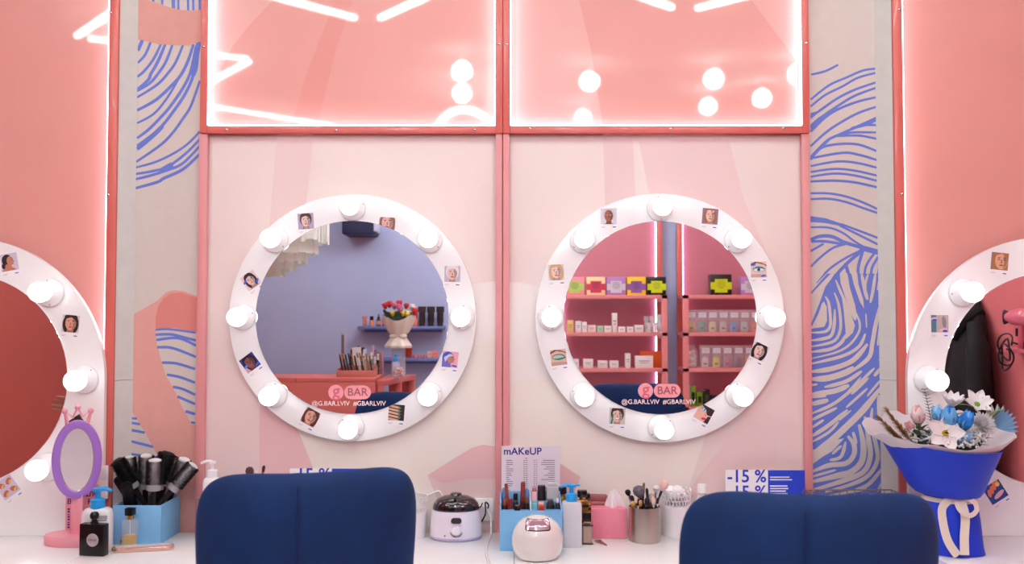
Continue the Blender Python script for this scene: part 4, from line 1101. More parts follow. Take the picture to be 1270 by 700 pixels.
part(t, 'knob', MB().lathe([(.0135, -.01), (.0135, .006), (.012, .008), (0, .008)], 28), mat((246, 242, 248), .3), loc=(.005, yb - .0005, .036), rot=(PI / 2, 0, 0))
tk = MB()
for i in range(17):
    a = math.radians(200 + 140 * i / 16)
    tk.box(-.0008, .0008, yb - .0022, yb - .001, -.002, .002, M=Matrix.Translation((.005 + .019 * math.cos(a), 0, .036 + .019 * math.sin(a))))
part(t, 'dial_marks', tk, mat((60, 60, 70), .5))
part(t, 'indicator', MB().ball((-.03, yb - .0005, .02), .0026, nu=10, nv=8), mat((190, 40, 50), .3))
part(t, 'handle_wire', MB().tube([(.070, -.012, .094), (.079, -.022, .1), (.084, -.022, .112)], .002, 6), M_black)
# --- cables
def cable(label, pts, r, m):
    c = crom(pts, 8)
    for q in c:
        if -.4845 < q.y < -.0235: q.z = max(q.z, ZT_ + r)
    return solo('power_cable', label, 'cable', MB().tube(c, r, 8), m)
zz = ZT_ + .0035
w_ = lambda px, py, y: wp(px, py, y)
HX, HY = p.x, p.y + .075
cable('white cable drooping along the wall behind the wax heater', [w_(494, 592, -.010), w_(507, 604, -.010), w_(520, 612, -.010), w_(532, 614, -.012), w_(541, 610, -.013), w_(546, 611, -.012), (HX - .045, -.012, .86), (HX - .04, HY + .058, .82)], .0028, M_gloss_white)
g1 = T(606, 672); g2 = T(603, 688); g3 = T(609, 699); ye = -.4815
cable('white cable hanging from the outlet over the counter edge', [w_(593.5, 632, -.012), w_(600, 628, -.022), w_(608, 640, -.030), w_(609, 650, -.036), (T(609, 662).x, -.06, zz + .002), (g1.x, g1.y, zz), (g2.x, g2.y, zz), (g3.x, ye + .03, zz + .001), (g3.x, ye - .002, zz + .002), (g3.x, ye - .0075, .7585), (g3.x + .001, ye - .008, .74), (g3.x + .002, ye - .006, .70), (g3.x + .005, ye - .006, .66)], .0032, M_gloss_white)
cable('black cable from the wax heater to the outlet', [(HX + .079, HY + .01, ZT_ + .045), (HX + .092, HY + .015, ZT_ + .07), w_(602, 624, -.035), w_(606, 627, -.025), w_(604, 632, -.0125)], .0026, M_black)
# --- blue organiser
p = T(658.5, 684); W2 = .0925
t = thing('cosmetics_organizer', 'light blue divided organizer full of lipsticks and small cosmetics', 'organizer', (p.x, p.y, ZT_))
dp = .13; hf, hb = .118, .152; th = .0035
part(t, 'front_panel', MB().box(-W2, W2, 0, th, 0, hf), M_skyblue, bevel=.0006)
part(t, 'back_panel', MB().box(-W2, W2, dp - th, dp, 0, hb), M_skyblue, bevel=.0006)
side = lambda x: MB().add([(x - th / 2, th, 0), (x - th / 2, dp - th, 0), (x - th / 2, dp - th, hb), (x - th / 2, th, hf), (x + th / 2, th, 0), (x + th / 2, dp - th, 0), (x + th / 2, dp - th, hb), (x + th / 2, th, hf)],
                       [(3, 2, 1, 0), (4, 5, 6, 7), (0, 1, 5, 4), (1, 2, 6, 5), (2, 3, 7, 6), (3, 0, 4, 7)])
for x in (-W2 + th / 2, W2 - th / 2): part(t, 'side_panel', side(x), M_skyblue)
part(t, 'divider', side(.0), mat((220, 234, 244), .4))
for y, z in ((.04, hf - .004), (.085, hf + .012)):
    part(t, 'divider', MB().box(0, W2 - th, y, y + th, 0, z), M_skyblue)
part(t, 'divider', MB().box(-W2 + th, -.002, .035, .035 + th, 0, hf - .004), M_skyblue)
part(t, 'bottom', MB().box(-W2 + th, W2 - th, th, dp - th, 0, th), M_skyblue)
ox, oy = p.x, p.y
def stick(label, x, y, h, r, c1, c2, tilt=(0, 0), grp='lipsticks and pencils in the blue organizer', kind='lipstick', z0=.006):
    s = thing(kind, label, kind.replace('_', ' '), (ox + x, oy + y, ZT_ + z0), (math.radians(tilt[0]), math.radians(tilt[1]), 0), grp)
    part(s, 'tube', MB().lathe([(r, 0), (r, h * .62), (r * .93, h * .63), (r * .93, h * .67)], 14), mat(c1, .25, coat=.5))
    part(s, 'cap', MB().lathe([(r * .97, h * .671), (r * .97, h * .97), (r * .8, h), (0, h)], 14), mat(c2, .25, coat=.5))
STK = [('brown lip pencil standing tall in the organizer', -.062, .096, .175, .0055, (120, 60, 46), (150, 74, 56), (0, -4)), ('dark red lip gloss standing tall in the organizer', -.028, .096, .18, .0075, (110, 40, 36), (150, 66, 54), (0, 2)),
       ('short dark lipstick at the corner of the organizer', -.079, .052, .118, .008, (30, 20, 24), (60, 30, 34), (0, 0)), ('maroon lip gloss in the organizer', -.062, .052, .138, .0075, (110, 30, 34), (140, 50, 46), (0, 0)),
       ('black lipstick in the middle of the pencils', -.045, .052, .13, .008, (24, 20, 22), (40, 34, 36), (0, 0)), ('black mascara near the divider', -.0125, .052, .126, .008, (20, 18, 20), (30, 28, 30), (0, 0)),
       ('beige lip gloss among the dark lipsticks', -.045, .076, .128, .007, (226, 180, 150), (40, 30, 30), (0, 0)), ('rust coloured lip gloss near the organizer side', -.079, .076, .130, .007, (150, 60, 44), (170, 74, 54), (0, 0)),
       ('brown tipped gloss by the divider', -.0115, .076, .138, .007, (40, 28, 30), (130, 80, 60), (0, 0)), ('pale gloss tube behind the beige one', -.045, .112, .142, .007, (220, 190, 180), (30, 26, 28), (0, 0)),
       ('clear topped gloss at the back corner', -.079, .114, .158, .0075, (200, 220, 240), (120, 160, 220), (0, 0)), ('blue capped gloss at the back by the divider', -.0115, .116, .155, .0075, (210, 210, 226), (110, 150, 220), (0, 0)),
       ('small black lipstick at the front of the organizer', -.04, .018, .125, .009, (20, 18, 20), (20, 18, 20), (0, 0))]
for a in STK: stick(*a)
def mini(name, label, cat, x, y, z0, w, d, h, c, capc=None):
    s = thing(name, label, cat, (ox + x, oy + y, ZT_ + z0), (0, 0, 0), 'small cosmetics in the blue organizer')
    part(s, 'body', MB().box(-w / 2, w / 2, -d / 2, d / 2, 0, h), mat(c, .25, coat=.5), bevel=.003)
    if capc: part(s, 'cap', MB().box(-w * .36, w * .36, -d * .36, d * .36, h, h + .012), mat(capc, .25, coat=.4), bevel=.002)
mini('nail_polish', 'red capped little bottle at the front of the organizer', 'bottle', .032, .02, .006, .022, .018, .112, (214, 60, 40), (200, 50, 30))
mini('cosmetic_bottle', 'black bottle at the back of the organizer', 'bottle', .035, .108, .006, .024, .02, .168, (20, 18, 20))
mini('cosmetic_bottle', 'clear grey square bottle at the back corner of the organizer', 'bottle', .0685, .108, .006, .038, .024, .165, (190, 190, 192), (214, 214, 216))
mini('powder_box', 'pale pink box beside the black bottle in the organizer', 'box', .0125, .106, .006, .018, .028, .15, (240, 190, 190), (200, 120, 120))
mini('powder_box', 'teal little box in the middle of the organizer', 'box', .012, .062, .006, .016, .03, .124, (110, 190, 200))
mini('powder_box', 'salmon little box in the middle of the organizer', 'box', .032, .062, .006, .018, .03, .126, (244, 176, 166))
mini('compact', 'black compact lying at the side of the organizer', 'compact', .060, .064, .006, .024, .03, .122, (24, 22, 24), (70, 66, 70))
mini('compact', 'dark compact with pale lid at the side of the organizer', 'compact', .0815, .064, .006, .012, .03, .124, (40, 36, 40), (226, 220, 222))
# --- price list
a = wp(622, 553.5, -.10); b = wp(694.5, 553.5, -.10)
t = thing('price_list', 'white make-up price list standing behind the blue organizer', 'sign', ((a.x + b.x) / 2, -.10, ZT_))
w = (b.x - a.x) / 2; h = a.z - ZT_
part(t, 'sheet', MB().box(-w, w, 0, .003, 0, h), mat((238, 228, 238), .4, coat=.3))
part(t, 'stand_foot', MB().box(-w + .01, w - .01, .003, .06, 0, .003), M_clear)
text(t, 'heading', 'mAKeUP', .031, M_navytext, (-w * .28, -.0004, h - .0175), sx=1.02, bold=.0005)
pr = MB()
rr = random.Random(5)
for i in range(19):
    z_ = h - .046 - i * .0066
    pr.box(-w * .84, -w * .84 + rr.uniform(.009, .024), -.0004, 0, z_, z_ + .0019)
    pr.box(-w * .25, -w * .19, -.0004, 0, z_, z_ + .0019).box(-w * .17, -w * .11, -.0004, 0, z_, z_ + .0019)
    pr.box(w * .10, w * .15, -.0004, 0, z_, z_ + .0019).box(w * .18, w * .22, -.0004, 0, z_, z_ + .0019)
    pr.box(w * .82 - rr.uniform(.014, .045), w * .82, -.0004, 0, z_, z_ + .0019)
part(t, 'printed_rows', pr, mat((120, 110, 128), .5))
part(t, 'red_mark', MB().box(-w * .2, -w * .11, -.0004, 0, h - .0395, h - .0375), mat((200, 60, 110), .5))
# --- nail lamp
p = T(666.5, 696)
p.y = oy - .0745
t = thing('nail_lamp', 'round white nail lamp with mirrored top window', 'nail lamp', (wp(666.5, 670, p.y).x, p.y, ZT_))
part(t, 'body', MB().lathe([(.045, 0), (.058, .004), (.069, .020), (.0745, .042), (.0735, .064), (.067, .084), (.056, .101), (.04, .114), (.02, .121), (0, .123)], 48, sy=.95), mat((240, 234, 230), .12, coat=.8))
def shell(u, v):   # patch on the ball seen from the front
    x = u; z = v
    prof = [(0, .045), (.004, .058), (.020, .069), (.042, .0745), (.064, .0735), (.084, .067), (.101, .056), (.114, .04), (.121, .02), (.123, 0.001)]
    for (za, ra), (zb_, rb) in zip(prof, prof[1:]):
        if za <= z <= zb_:
            r = ra + (rb - ra) * (z - za) / (zb_ - za); break
    return Vector((x, -.95 * math.sqrt(max(r * r - x * x, 1e-6)), z))
def patch(w0, w1, z0, z1, off, nu=14, nv=10):
    P = []
    for j in range(nv + 1):
        v = j / nv; z = z0 + (z1 - z0) * v; w_ = w0 + (w1 - w0) * v
        k_ = 1 - .12 * (abs(2 * v - 1) ** 6)
        P.append([shell(w_ * k_ * (-1 + 2 * i / nu), z) * 1.0 + Vector((0, -off, off * .6)) for i in range(nu + 1)])
    return MB().grid(P)
part(t, 'window_rim', patch(.037, .033, .089, .1165, .0012), mat((60, 50, 56), .2, metal=.8), solid=.001)
part(t, 'window', patch(.035, .031, .091, .1155, .0022), mat((220, 200, 214), .08, metal=1.0), solid=.001)
# --- soap pump bottle
p = T(709.5, 680)
t = thing('pump_bottle', 'translucent white pump bottle with blue pump head', 'bottle', (p.x, p.y + .02, ZT_))
part(t, 'body', bottle_body(.060, .042, .136, .007, .010, .016), mat((226, 224, 230), .4, coat=.2, alpha=.92))
pump(t, .136, M_bluepump, 1.05, -1)
part(t, 'pump_lever', MB().box(.0, .026, -.006, .006, .181, .185), M_bluepump, bevel=.001)
# --- gold and black cosmetics
def perfume(label, px, py, y, w, d, c, capc, cap2=None, extra=True):
    q = wp(px, py, y); h = q.z - ZT_
    t = thing('cosmetic_bottle', label, 'bottle', (q.x, y, ZT_), (0, 0, 0), 'gold and black bottles beside the pump bottle')
    part(t, 'body', MB().box(-w / 2, w / 2, -d / 2, d / 2, 0, h - .03), mat(c, .15, metal=.75), bevel=.003)
    part(t, 'neck', MB().lathe([(.009, 0), (.009, .008)], 14), M_gold, loc=(0, 0, h - .03))
    part(t, 'cap', MB().box(-w * .42, w * .42, -d * .4, d * .4, h - .022, h), mat(capc, .2, coat=.5), bevel=.003)
    if extra: part(t, 'band', MB().box(-w * .51, w * .51, -d * .51, d * .51, h - .05, h - .043), M_black)
perfume('gold bottle with black cap peeking left of the blue pump', 697, 604, -.113, .034, .026, (206, 160, 80), (24, 20, 20))
perfume('tall gold bottle with flat black lid behind the pump bottle', 722, 608, -.130, .036, .026, (196, 146, 66), (22, 18, 18))
perfume('slim gold bottle with black lid by the pink tissue box', 729, 612, -.090, .018, .026, (214, 170, 96), (24, 20, 20))
perfume('short gold bottle just behind the blue pump', 709, 612, -.082, .022, .022, (176, 130, 90), (40, 30, 26))
p = T(728.5, 676)
t = thing('foundation_bottle', 'square beige foundation bottle with black cap', 'bottle', (p.x, p.y + .015, ZT_))
part(t, 'glass', MB().box(-.0175, .0175, -.013, .013, 0, .058), glass((200, 190, 186), .35), bevel=.002)
part(t, 'fluid', MB().box(-.0115, .0115, -.008, .008, .004, .062), mat((206, 172, 140), .4))
part(t, 'rim', MB().box(-.018, .018, -.0135, .0135, .055, .0575), M_black)
part(t, 'base_plate', MB().box(-.0178, .0178, -.0133, .0133, 0, .003), M_black)
part(t, 'cap', MB().box(-.0125, .0125, -.010, .010, .068, .094), M_black, bevel=.001)
part(t, 'collar', MB().box(-.010, .010, -.008, .008, .058, .068), mat((190, 150, 110), .3))
# --- tissue box
a = wp(733, 650, -.106); b = wp(778, 650, -.106)
w = (b.x - a.x) / 2; t = thing('tissue_box', 'pink tissue box with a tissue pulled up', 'tissue box', ((a.x + b.x) / 2, -.0565, ZT_))
part(t, 'box', MB().box(-w, w, -.0495, .0495, 0, .092), mat((240, 138, 160), .45, noise=.03, nscale=100), bevel=.002)
part(t, 'opening', MB().extrude_z(ell(.026, -.022, .026, .012, 20), .0918, .0925), mat((240, 138, 160), .45, noise=.03, nscale=100))
ts = MB(); P = []
for j in range(11):
    v = j / 10; row = []
    for i in range(17):
        u = -1 + 2 * i / 16
        wd = .032 * (1 - v) ** .55 + .001
        row.append((.022 + u * wd - .004 * v, -.022 + .012 * math.sin(u * 5 + v) * (1 - v) - .004 * math.cos(u * 3), .0915 + .060 * v * (1 - .12 * u * u)))
    P.append(row)
part(t, 'tissue', ts.grid(P), mat((252, 248, 250), .8), solid=.0006)
s = thing('folded_cloth', 'folded dusty rose pouch on top of the tissue box', 'pouch', ((a.x + b.x) / 2 - .020, -.0335, ZT_ + .0922), (0, 0, .0))
P = []
for i in range(13):
    a_ = i / 12; P.append([(-.036 + .072 * a_ , y, .004 + .012 * math.sin(a_ * PI) ) for y in (-.02, .02)])
part(s, 'lower_fold', MB().box(-.038, .038, -.021, .021, 0, .012), mat((176, 108, 112), .7, noise=.08), bevel=.004)
part(s, 'upper_fold', MB().prism([(-.036, .0125), (.034, .0125), (.02, .028), (-.03, .030), (-.037, .022)], -.019, .019), mat((150, 84, 88), .7, noise=.08), bevel=.003)
# --- steel cup with brushes
R = .0485; cy = -.130; cx = wp(799.5, 650, cy).x
m_cup = mat((196, 186, 176), .28, metal=1.0)
t = thing('steel_cup', 'brushed steel cup holding make-up brushes', 'cup', (cx, cy, ZT_))
part(t, 'cup', MB().lathe([(R - .002, 0), (R, .002), (R, .106), (R - .002, .106), (R - .002, .003), (0, .003)], 48), m_cup)
gp = 'make-up brushes in the steel cup'
rr = random.Random(11)
BRS = [('big grey fluffy powder brush in the steel cup', 790, 602, -.01, (112, 104, 116), (30, 26, 30), M_black, .04, .019), ('pale pink fluffy blush brush leaning out of the cup', 825, 596.5, .0, (240, 200, 192), (60, 60, 66), M_black, .036, .014),
       ('slim brush with upright amber tip behind the grey brush', 797.5, 598.5, .02, (150, 104, 60), (40, 30, 26), M_gold, .018, .004), ('black brush head at the rim of the cup by the tissue box', 779, 607, .0, (22, 20, 24), (30, 28, 30), M_silver, .02, .009),
       ('white flat brush beside the pink blush brush', 815, 602, .015, (240, 236, 238), (230, 226, 226), M_silver, .022, .011), ('cream brush with white handle at the front of the cup', 791.5, 611, -.03, (236, 222, 210), (244, 240, 238), M_silver, .02, .0065),
       ('tan angled brush low at the front of the cup', 796, 620, -.032, (196, 140, 96), (40, 30, 28), M_gold, .02, .006), ('copper ferrule brush leaning towards the tissue box', 781, 615, -.02, (60, 40, 34), (60, 40, 30), M_gold, .022, .008),
       ('gold spoon-shaped brush low on the tissue side', 783.5, 622, -.025, (206, 176, 100), (30, 26, 28), M_gold, .02, .009), ('dark slim brush in the centre of the cup', 801, 606, 0, (40, 34, 40), (26, 24, 26), M_black, .024, .005),
       ('brush with cream tip and silver ferrule right of centre', 808.5, 616, -.03, (238, 210, 190), (236, 232, 232), M_silver, .024, .007), ('pinkish brush behind the cream tip one', 810, 612, .0, (226, 196, 200), (80, 70, 74), M_silver, .03, .012),
       ('black pencil brush with white stripe leaning outward', 817, 618, -.02, (24, 22, 26), (236, 232, 234), M_silver, .018, .005), ('dark brush at the middle front of the cup', 803, 618, -.028, (40, 30, 32), (30, 26, 28), M_silver, .022, .008)]
cup_in = lambda q, r_: q.z > ZT_ + .106 or math.hypot(q.x - cx, q.y - cy) < R - .003 - r_
PB = stand([(v[0], v[1], v[2], v[7] + .0, v[8], .0054) for v in sorted(BRS, key=lambda v: -v[8])], lambda rr: (lambda a_, d_: (cx + d_ * math.cos(a_), cy + d_ * math.sin(a_)))(rr.uniform(0, 2 * PI), .040 * math.sqrt(rr.random())),
           lambda rr: cy + rr.uniform(-.035, .035), cup_in, ZT_ + .006, 35, 1500, 1.5)
for lb, px, py, dy, hc, hc2, fer, hl, hr in BRS:
    brush(None, lb, PB[lb][1], PB[lb][0], None, hc, hc2, fer, gp, hl, hr)
# --- clear bottle with white cap
p = wp(871, 650, -.06)
t = thing('clear_bottle', 'clear plastic bottle with white cap and pink print', 'bottle', (p.x, -.06, ZT_))
hh = wp(869, 601, -.06).z - ZT_
part(t, 'body', MB().lathe([(.030, 0), (.031, .004), (.031, hh * .62), (.026, hh * .72), (.014, hh * .80), (.012, hh * .86)], 28), glass((244, 238, 240), .3))
part(t, 'cap', MB().lathe([(.0145, 0), (.0145, .024), (.0135, .026), (0, .026)], 20), M_white, loc=(0, 0, hh - .026))
part(t, 'label', MB().lathe([(.0313, .06), (.0313, hh * .5)], 28, cap=False), mat((240, 170, 176), .5, alpha=.8))
# --- tweezers
p = T(747, 675)
t = thing('tweezers', 'small steel tweezers lying on the counter', 'tweezers', (p.x, p.y, ZT_ + .001), (0, 0, math.radians(110)))
for sg in (-1, 1):
    part(t, 'arm', MB().box(-.03, .03, -.0016, .0016, 0, .003, M=Matrix.Translation((0, sg * .004, 0)) @ Matrix.Rotation(sg * .11, 4, 'Z')), mat((186, 150, 146), .25, metal=.9))
part(t, 'joint', MB().box(.028, .034, -.008, .008, 0, .003), mat((186, 150, 146), .25, metal=.9))

# ================================================================== flowers
def petal(mb, L, W, az, elev, curl=.3, cup=.25, base=.0, m=0, M=None, tipw=.5, n=7, k_=5):
    """petal rising from the origin of a flower facing +z; elev 0 = flat open, 90 = upright"""
    P = []
    ca, sa = math.cos(az), math.sin(az)
    a = elev; x = base; z = 0.0
    for i in range(n):
        v = i / (n - 1)
        w = W * (math.sin(PI * min(1, (v * .86 + .12))) ** .8)
        row = []
        for j in range(k_):
            u = -1 + 2 * j / (k_ - 1)
            lift = cup * W * (u * u)
            px_ = x - lift * math.sin(a); pz_ = z + lift * math.cos(a)
            row.append((px_ * ca - u * w / 2 * sa, px_ * sa + u * w / 2 * ca, pz_))
        P.append(row)
        x += L / (n - 1) * math.cos(a); z += L / (n - 1) * math.sin(a); a += curl / (n - 1) * 2
    mb.grid(P, m=m, M=M)
def facing(p, d, s=1.0):
    return Matrix.Translation(p) @ Vector(d).normalized().to_track_quat('Z', 'Y').to_matrix().to_4x4() @ Matrix.Scale(s, 4)
M_leaf = mat((52, 96, 44), .5, noise=.2, nscale=30); M_leafd = mat((38, 60, 46), .5, noise=.2, nscale=30); M_leafl = mat((120, 160, 50), .5, noise=.15)
M_stem = mat((70, 110, 50), .6)
def flower(root, name, M, petals, mats, center=None, stem=None, label=None, smooth=True):
    head = None
    for i, (args, mi) in enumerate(petals):
        mb = MB(); petal(mb, *args[:4], **args[4])
        o = part(head or root, name if head is None else 'petal', mb, mats[mi], solid=.0006) if False else None
    return None
def tulip(root, loc_, d, s, m_in, m_out, name='tulip'):
    M = facing(loc_, d, s)
    e = part(root, name, MB().lathe([(.004, -.03), (.005, 0), (.010, .006)], 8, M=M), M_stem)
    for i in range(6):
        mb = MB(); petal(mb, .042, .030, 2 * PI * i / 6 + .3, 1.05 if i % 2 else 1.15, curl=.55, cup=.35, base=.006, M=M)
        part(e, 'petal', mb, m_out if i % 2 else m_in, solid=.0005)
    return e
def open_flower(root, loc_, d, s, n, L, W, elev, m, mc, name, curl=-.1, cup=.2, layers=1, label=None):
    M = facing(loc_, d, s)
    e = part(root, name, MB().ball((0, 0, .004), .007, .007, .006, 10, 8, M=M), mc, label=label)
    for l in range(layers):
        for i in range(n):
            mb = MB(); petal(mb, L * (1 - .12 * l), W, 2 * PI * (i + .5 * l) / n, elev + .35 * l, curl=curl, cup=cup, base=.003, M=M)
            part(e, 'petal', mb, m, solid=.0005)
    return e
def mum(root, loc_, d, r, m, name='chrysanthemum'):
    M = facing(loc_, d, 1)
    mb = MB(); rr = random.Random(9)
    for l, (cnt, el, L) in enumerate(((26, .05, r), (24, .35, r * .95), (20, .65, r * .85), (14, .95, r * .7), (8, 1.3, r * .55))):
        for i in range(cnt):
            petal(mb, L * rr.uniform(.9, 1.05), r * .24, 2 * PI * (i + rr.random() * .4) / cnt, el + rr.uniform(-.1, .1), curl=.35, cup=.3, n=4, k_=3, M=M)
    o = part(root, name, mb, m); o['kind'] = 'stuff'
    return o
def leaf(mb, p, d, L, W, up=(0, 0, 1), bend=.3):
    p = Vector(p); d = Vector(d).normalized(); s = d.cross(Vector(up)).normalized(); n_ = s.cross(d)
    P = []
    for i in range(7):
        v = i / 6; w = W * math.sin(PI * min(1, v * .93 + .07)) ** .8
        c = p + d * L * v - n_ * bend * L * v * v
        P.append([c - s * w / 2 + n_ * w * .12, c, c + s * w / 2 + n_ * w * .12])
    mb.grid(P)
bp_ = T(1196, 692); CX, CY = bp_.x, bp_.y + .085
bq = thing('flower_bouquet', 'bouquet in royal blue wrapping tied with a cream ribbon', 'bouquet', (CX, CY, ZT_))
M_royal = mat((22, 62, 214), .5, noise=.06, nscale=12)
M_liner = mat((240, 234, 238), .7, alpha=.93)
M_cream = mat((240, 232, 214), .45, noise=.03)
def cone(prof, rim=None, n=72, wave=0.0, f=9, dx=0.0, seed=0):
    rr = random.Random(seed); P = []
    for k_, (r, z) in enumerate(prof):
        t_ = k_ / (len(prof) - 1); row = []
        for i in range(n):
            a = 2 * PI * i / n
            rad = r * (1 + wave * math.sin(f * a + seed) * t_)
            zz_ = z
            if rim: rad, zz_ = rim(a, t_, rad, z)
            row.append((rad * math.cos(a) + dx * t_, rad * math.sin(a), zz_))
        P.append(row)
    return MB().grid(P, closed_u=True)
WZ = .170
part(bq, 'lower_wrap', cone([(.066, WZ + .008), (.074, WZ - .02), (.082, WZ - .08), (.088, .02), (.092, .001)], wave=.03, f=6), M_royal, solid=.0012)
def rim_b(a, t_, r, z): return r, z + t_ * ((.026 if math.cos(a) < 0 else -.004) * abs(math.cos(a)) ** 1.5 - .02 * max(0, math.sin(a)))
part(bq, 'upper_wrap', cone([(.070, WZ - .006), (.088, WZ - .004), (.102, WZ + .01), (.122, WZ + .05), (.145, WZ + .095), (.166, WZ + .138)], rim_b, wave=.012, f=5, dx=-.024), M_royal, solid=.0012)
def rim_w(a, t_, r, z):
    s_, c_ = math.sin(a), math.cos(a)
    k_ = max(0, t_ - .78) / .22
    bk = .25 + .75 * max(0, min(1, s_ + .6)); ex = .052 * max(0, -c_) ** 4 + .05 * max(0, c_) ** 4 + .009 * math.sin(7 * a) * bk
    ez = .03 * abs(c_) ** 2 + .075 * max(0, s_) + (.009 * math.sin(9 * a + 1) + .005 * math.sin(17 * a)) * bk
    return r + k_ * ex, z + k_ * ez
part(bq, 'paper_liner', cone([(.054, WZ + .01), (.080, WZ + .03), (.100, WZ + .065), (.124, WZ + .10), (.152, WZ + .134), (.166, WZ + .150)], rim_w, n=120, wave=.01, f=5, dx=-.022), M_liner, solid=.0006)
# ribbon
def ribbon(pts, wid, m, name='ribbon_tail', parent=None):
    c = [q for q in crom(pts, 8) if q.z > .009]; P = []
    for i, q in enumerate(c):
        t_ = (c[min(i + 1, len(c) - 1)] - c[max(i - 1, 0)]).normalized()
        s_ = t_.cross(Vector((0, -1, .05))).normalized() * wid / 2
        P.append([q - s_, q + s_])
    return part(parent, name, MB().grid(P), m, solid=.0008)
rb = part(bq, 'ribbon', MB().lathe([(.0775, WZ - .02), (.076, WZ - .013), (.075, WZ - .007)], 48, cap=False), M_cream)
f_ = lambda px, py, dy: (lambda v: Vector((v.x - CX, v.y - CY, v.z - ZT_)))(wp(px, py, CY + dy))
ribbon([f_(1181, 617, -.07), f_(1169, 630, -.078), f_(1170, 650, -.092), f_(1176, 672, -.102), f_(1188, 690, -.104), f_(1193, 694, -.104)], .024, M_cream, parent=rb)
ribbon([f_(1190, 618, -.074), f_(1197, 640, -.09), f_(1196, 670, -.103), f_(1197, 697, -.109)], .026, M_cream, parent=rb)
ribbon([f_(1184, 616, -.072), f_(1190, 632, -.095), f_(1202, 640, -.1), f_(1211, 634, -.094), f_(1209, 624, -.086), f_(1198, 618, -.08)], .014, M_cream, 'ribbon_bow', parent=rb)
# flower heads (positions relative to the bouquet)
UPF = (0, -.75, .66)
M_pinkp = mat((246, 176, 180), .5, noise=.12, nscale=40, sss=.1); M_pinkw = mat((248, 222, 220), .5, sss=.1)
M_tblue = mat((44, 140, 236), .45, noise=.2, nscale=50); M_tblue2 = mat((110, 186, 244), .45, noise=.2, nscale=50); M_twhite = mat((206, 226, 246), .5, noise=.06)
M_pw = mat((248, 246, 246), .5, sss=.1); M_yel = mat((236, 200, 60), .5); M_orch = mat((246, 236, 236), .5, sss=.1)
tulip(bq, f_(1139, 527, -.04), (-.15, -.25, .95), 1.5, M_pinkp, M_pinkw)
tulip(bq, f_(1131, 535, -.03), (-.5, -.4, .7), .95, M_pinkp, M_pinkp)
tulip(bq, f_(1176, 531, -.075), (-.08, -.35, .95), 1.75, M_tblue, M_tblue2)
tulip(bq, f_(1195, 533, -.085), (.05, -.4, .9), 1.55, M_tblue2, M_tblue)
tulip(bq, f_(1165, 525, -.03), (-.2, -.2, .95), 1.4, M_twhite, M_tblue2)
open_flower(bq, f_(1180, 505, .04), (.0, -.35, .9), 1.25, 9, .040, .02, .75, M_pw, M_leafl, 'white_blossom', curl=.2)
open_flower(bq, f_(1211, 503, .0), UPF, 1.25, 6, .038, .024, .45, M_pw, M_leafl, 'alstroemeria', curl=.1, layers=1)
open_flower(bq, f_(1219, 498, .02), (.3, -.4, .8), .8, 6, .034, .022, .6, M_pw, M_leafl, 'alstroemeria', curl=.1)
mum(bq, f_(1217, 527, -.05), (.1, -.8, .5), .042, M_pw)
o = open_flower(bq, f_(1171, 538, -.10), (-.1, -.95, .35), 1.15, 5, .046, .036, .15, M_orch, M_yel, 'orchid', curl=.1, cup=.12)
M = facing(f_(1171, 538, -.105), (-.1, -.95, .35)); mb = MB()
for i in range(3): petal(mb, .018, .012, 2 * PI * i / 3 + 1, .8, curl=.2, M=M)
part(o, 'lip', mb, M_yel)
hy_ = MB(); rr = random.Random(4); c0 = f_(1194, 543, -.09)
part(bq, 'hydrangea', MB().ball(c0, .030, .022, .02, 16, 10), mat((130, 186, 222), .6, noise=.2, nscale=120, bump=.6, bscale=150))
# gypsophila, loose: cannot be counted
gy = MB(); rr = random.Random(2)
for a0_, a1_, n_ in ((-75, 5, 330), (-115, -70, 160), (-175, -120, 240)):
    for i in range(n_):
        a_ = math.radians(rr.uniform(a0_, a1_)); d_ = rr.uniform(.05, .128)
        gy.ball((-.021 + d_ * math.cos(a_), d_ * math.sin(a_), WZ + .148 + .034 * rr.random() + .012 * math.cos(a_) ** 2), .0033 * rr.uniform(.6, 1.3), nu=6, nv=4)
o = part(bq, 'gypsophila', gy, M_pw); o['kind'] = 'stuff'
fil = MB(); rr = random.Random(8)
for i in range(150):
    a_ = rr.uniform(0, 2 * PI); d_ = .115 * math.sqrt(rr.random())
    leaf(fil, Vector((-.021 + d_ * math.cos(a_), d_ * math.sin(a_), WZ + rr.uniform(.13, .18))), (rr.uniform(-1, 1), rr.uniform(-1, .6), rr.uniform(.2, 1)), rr.uniform(.02, .035), rr.uniform(.008, .014))
o = part(bq, 'filler_leaves', fil, M_leafd); o['kind'] = 'stuff'
# inner dark mass of stems
part(bq, 'stems', MB().lathe([(.05, WZ + .02), (.085, WZ + .07), (.115, WZ + .115), (.08, WZ + .155), (0, WZ + .175)], 24, M=Matrix.Translation((-.018, 0, 0))), M_leafd)
for px, py, d, L in ((1202, 522, (-.6, -.3, .8), .06), (1208, 498, (-.9, -.2, .5), .05), (1228, 515, (.4, -.2, .9), .045), (1172, 512, (.8, -.4, .6), .07), (1226, 508, (.7, -.2, .6), .05), (1160, 532, (-.4, -.5, .6), .05), (1148, 530, (-.7, -.5, .2), .04)):
    mb = MB(); leaf(mb, f_(px, py + 8, -.04), d, L, .016); part(bq, 'leaf', mb, M_leafl if py < 510 else M_leaf, solid=.0006)
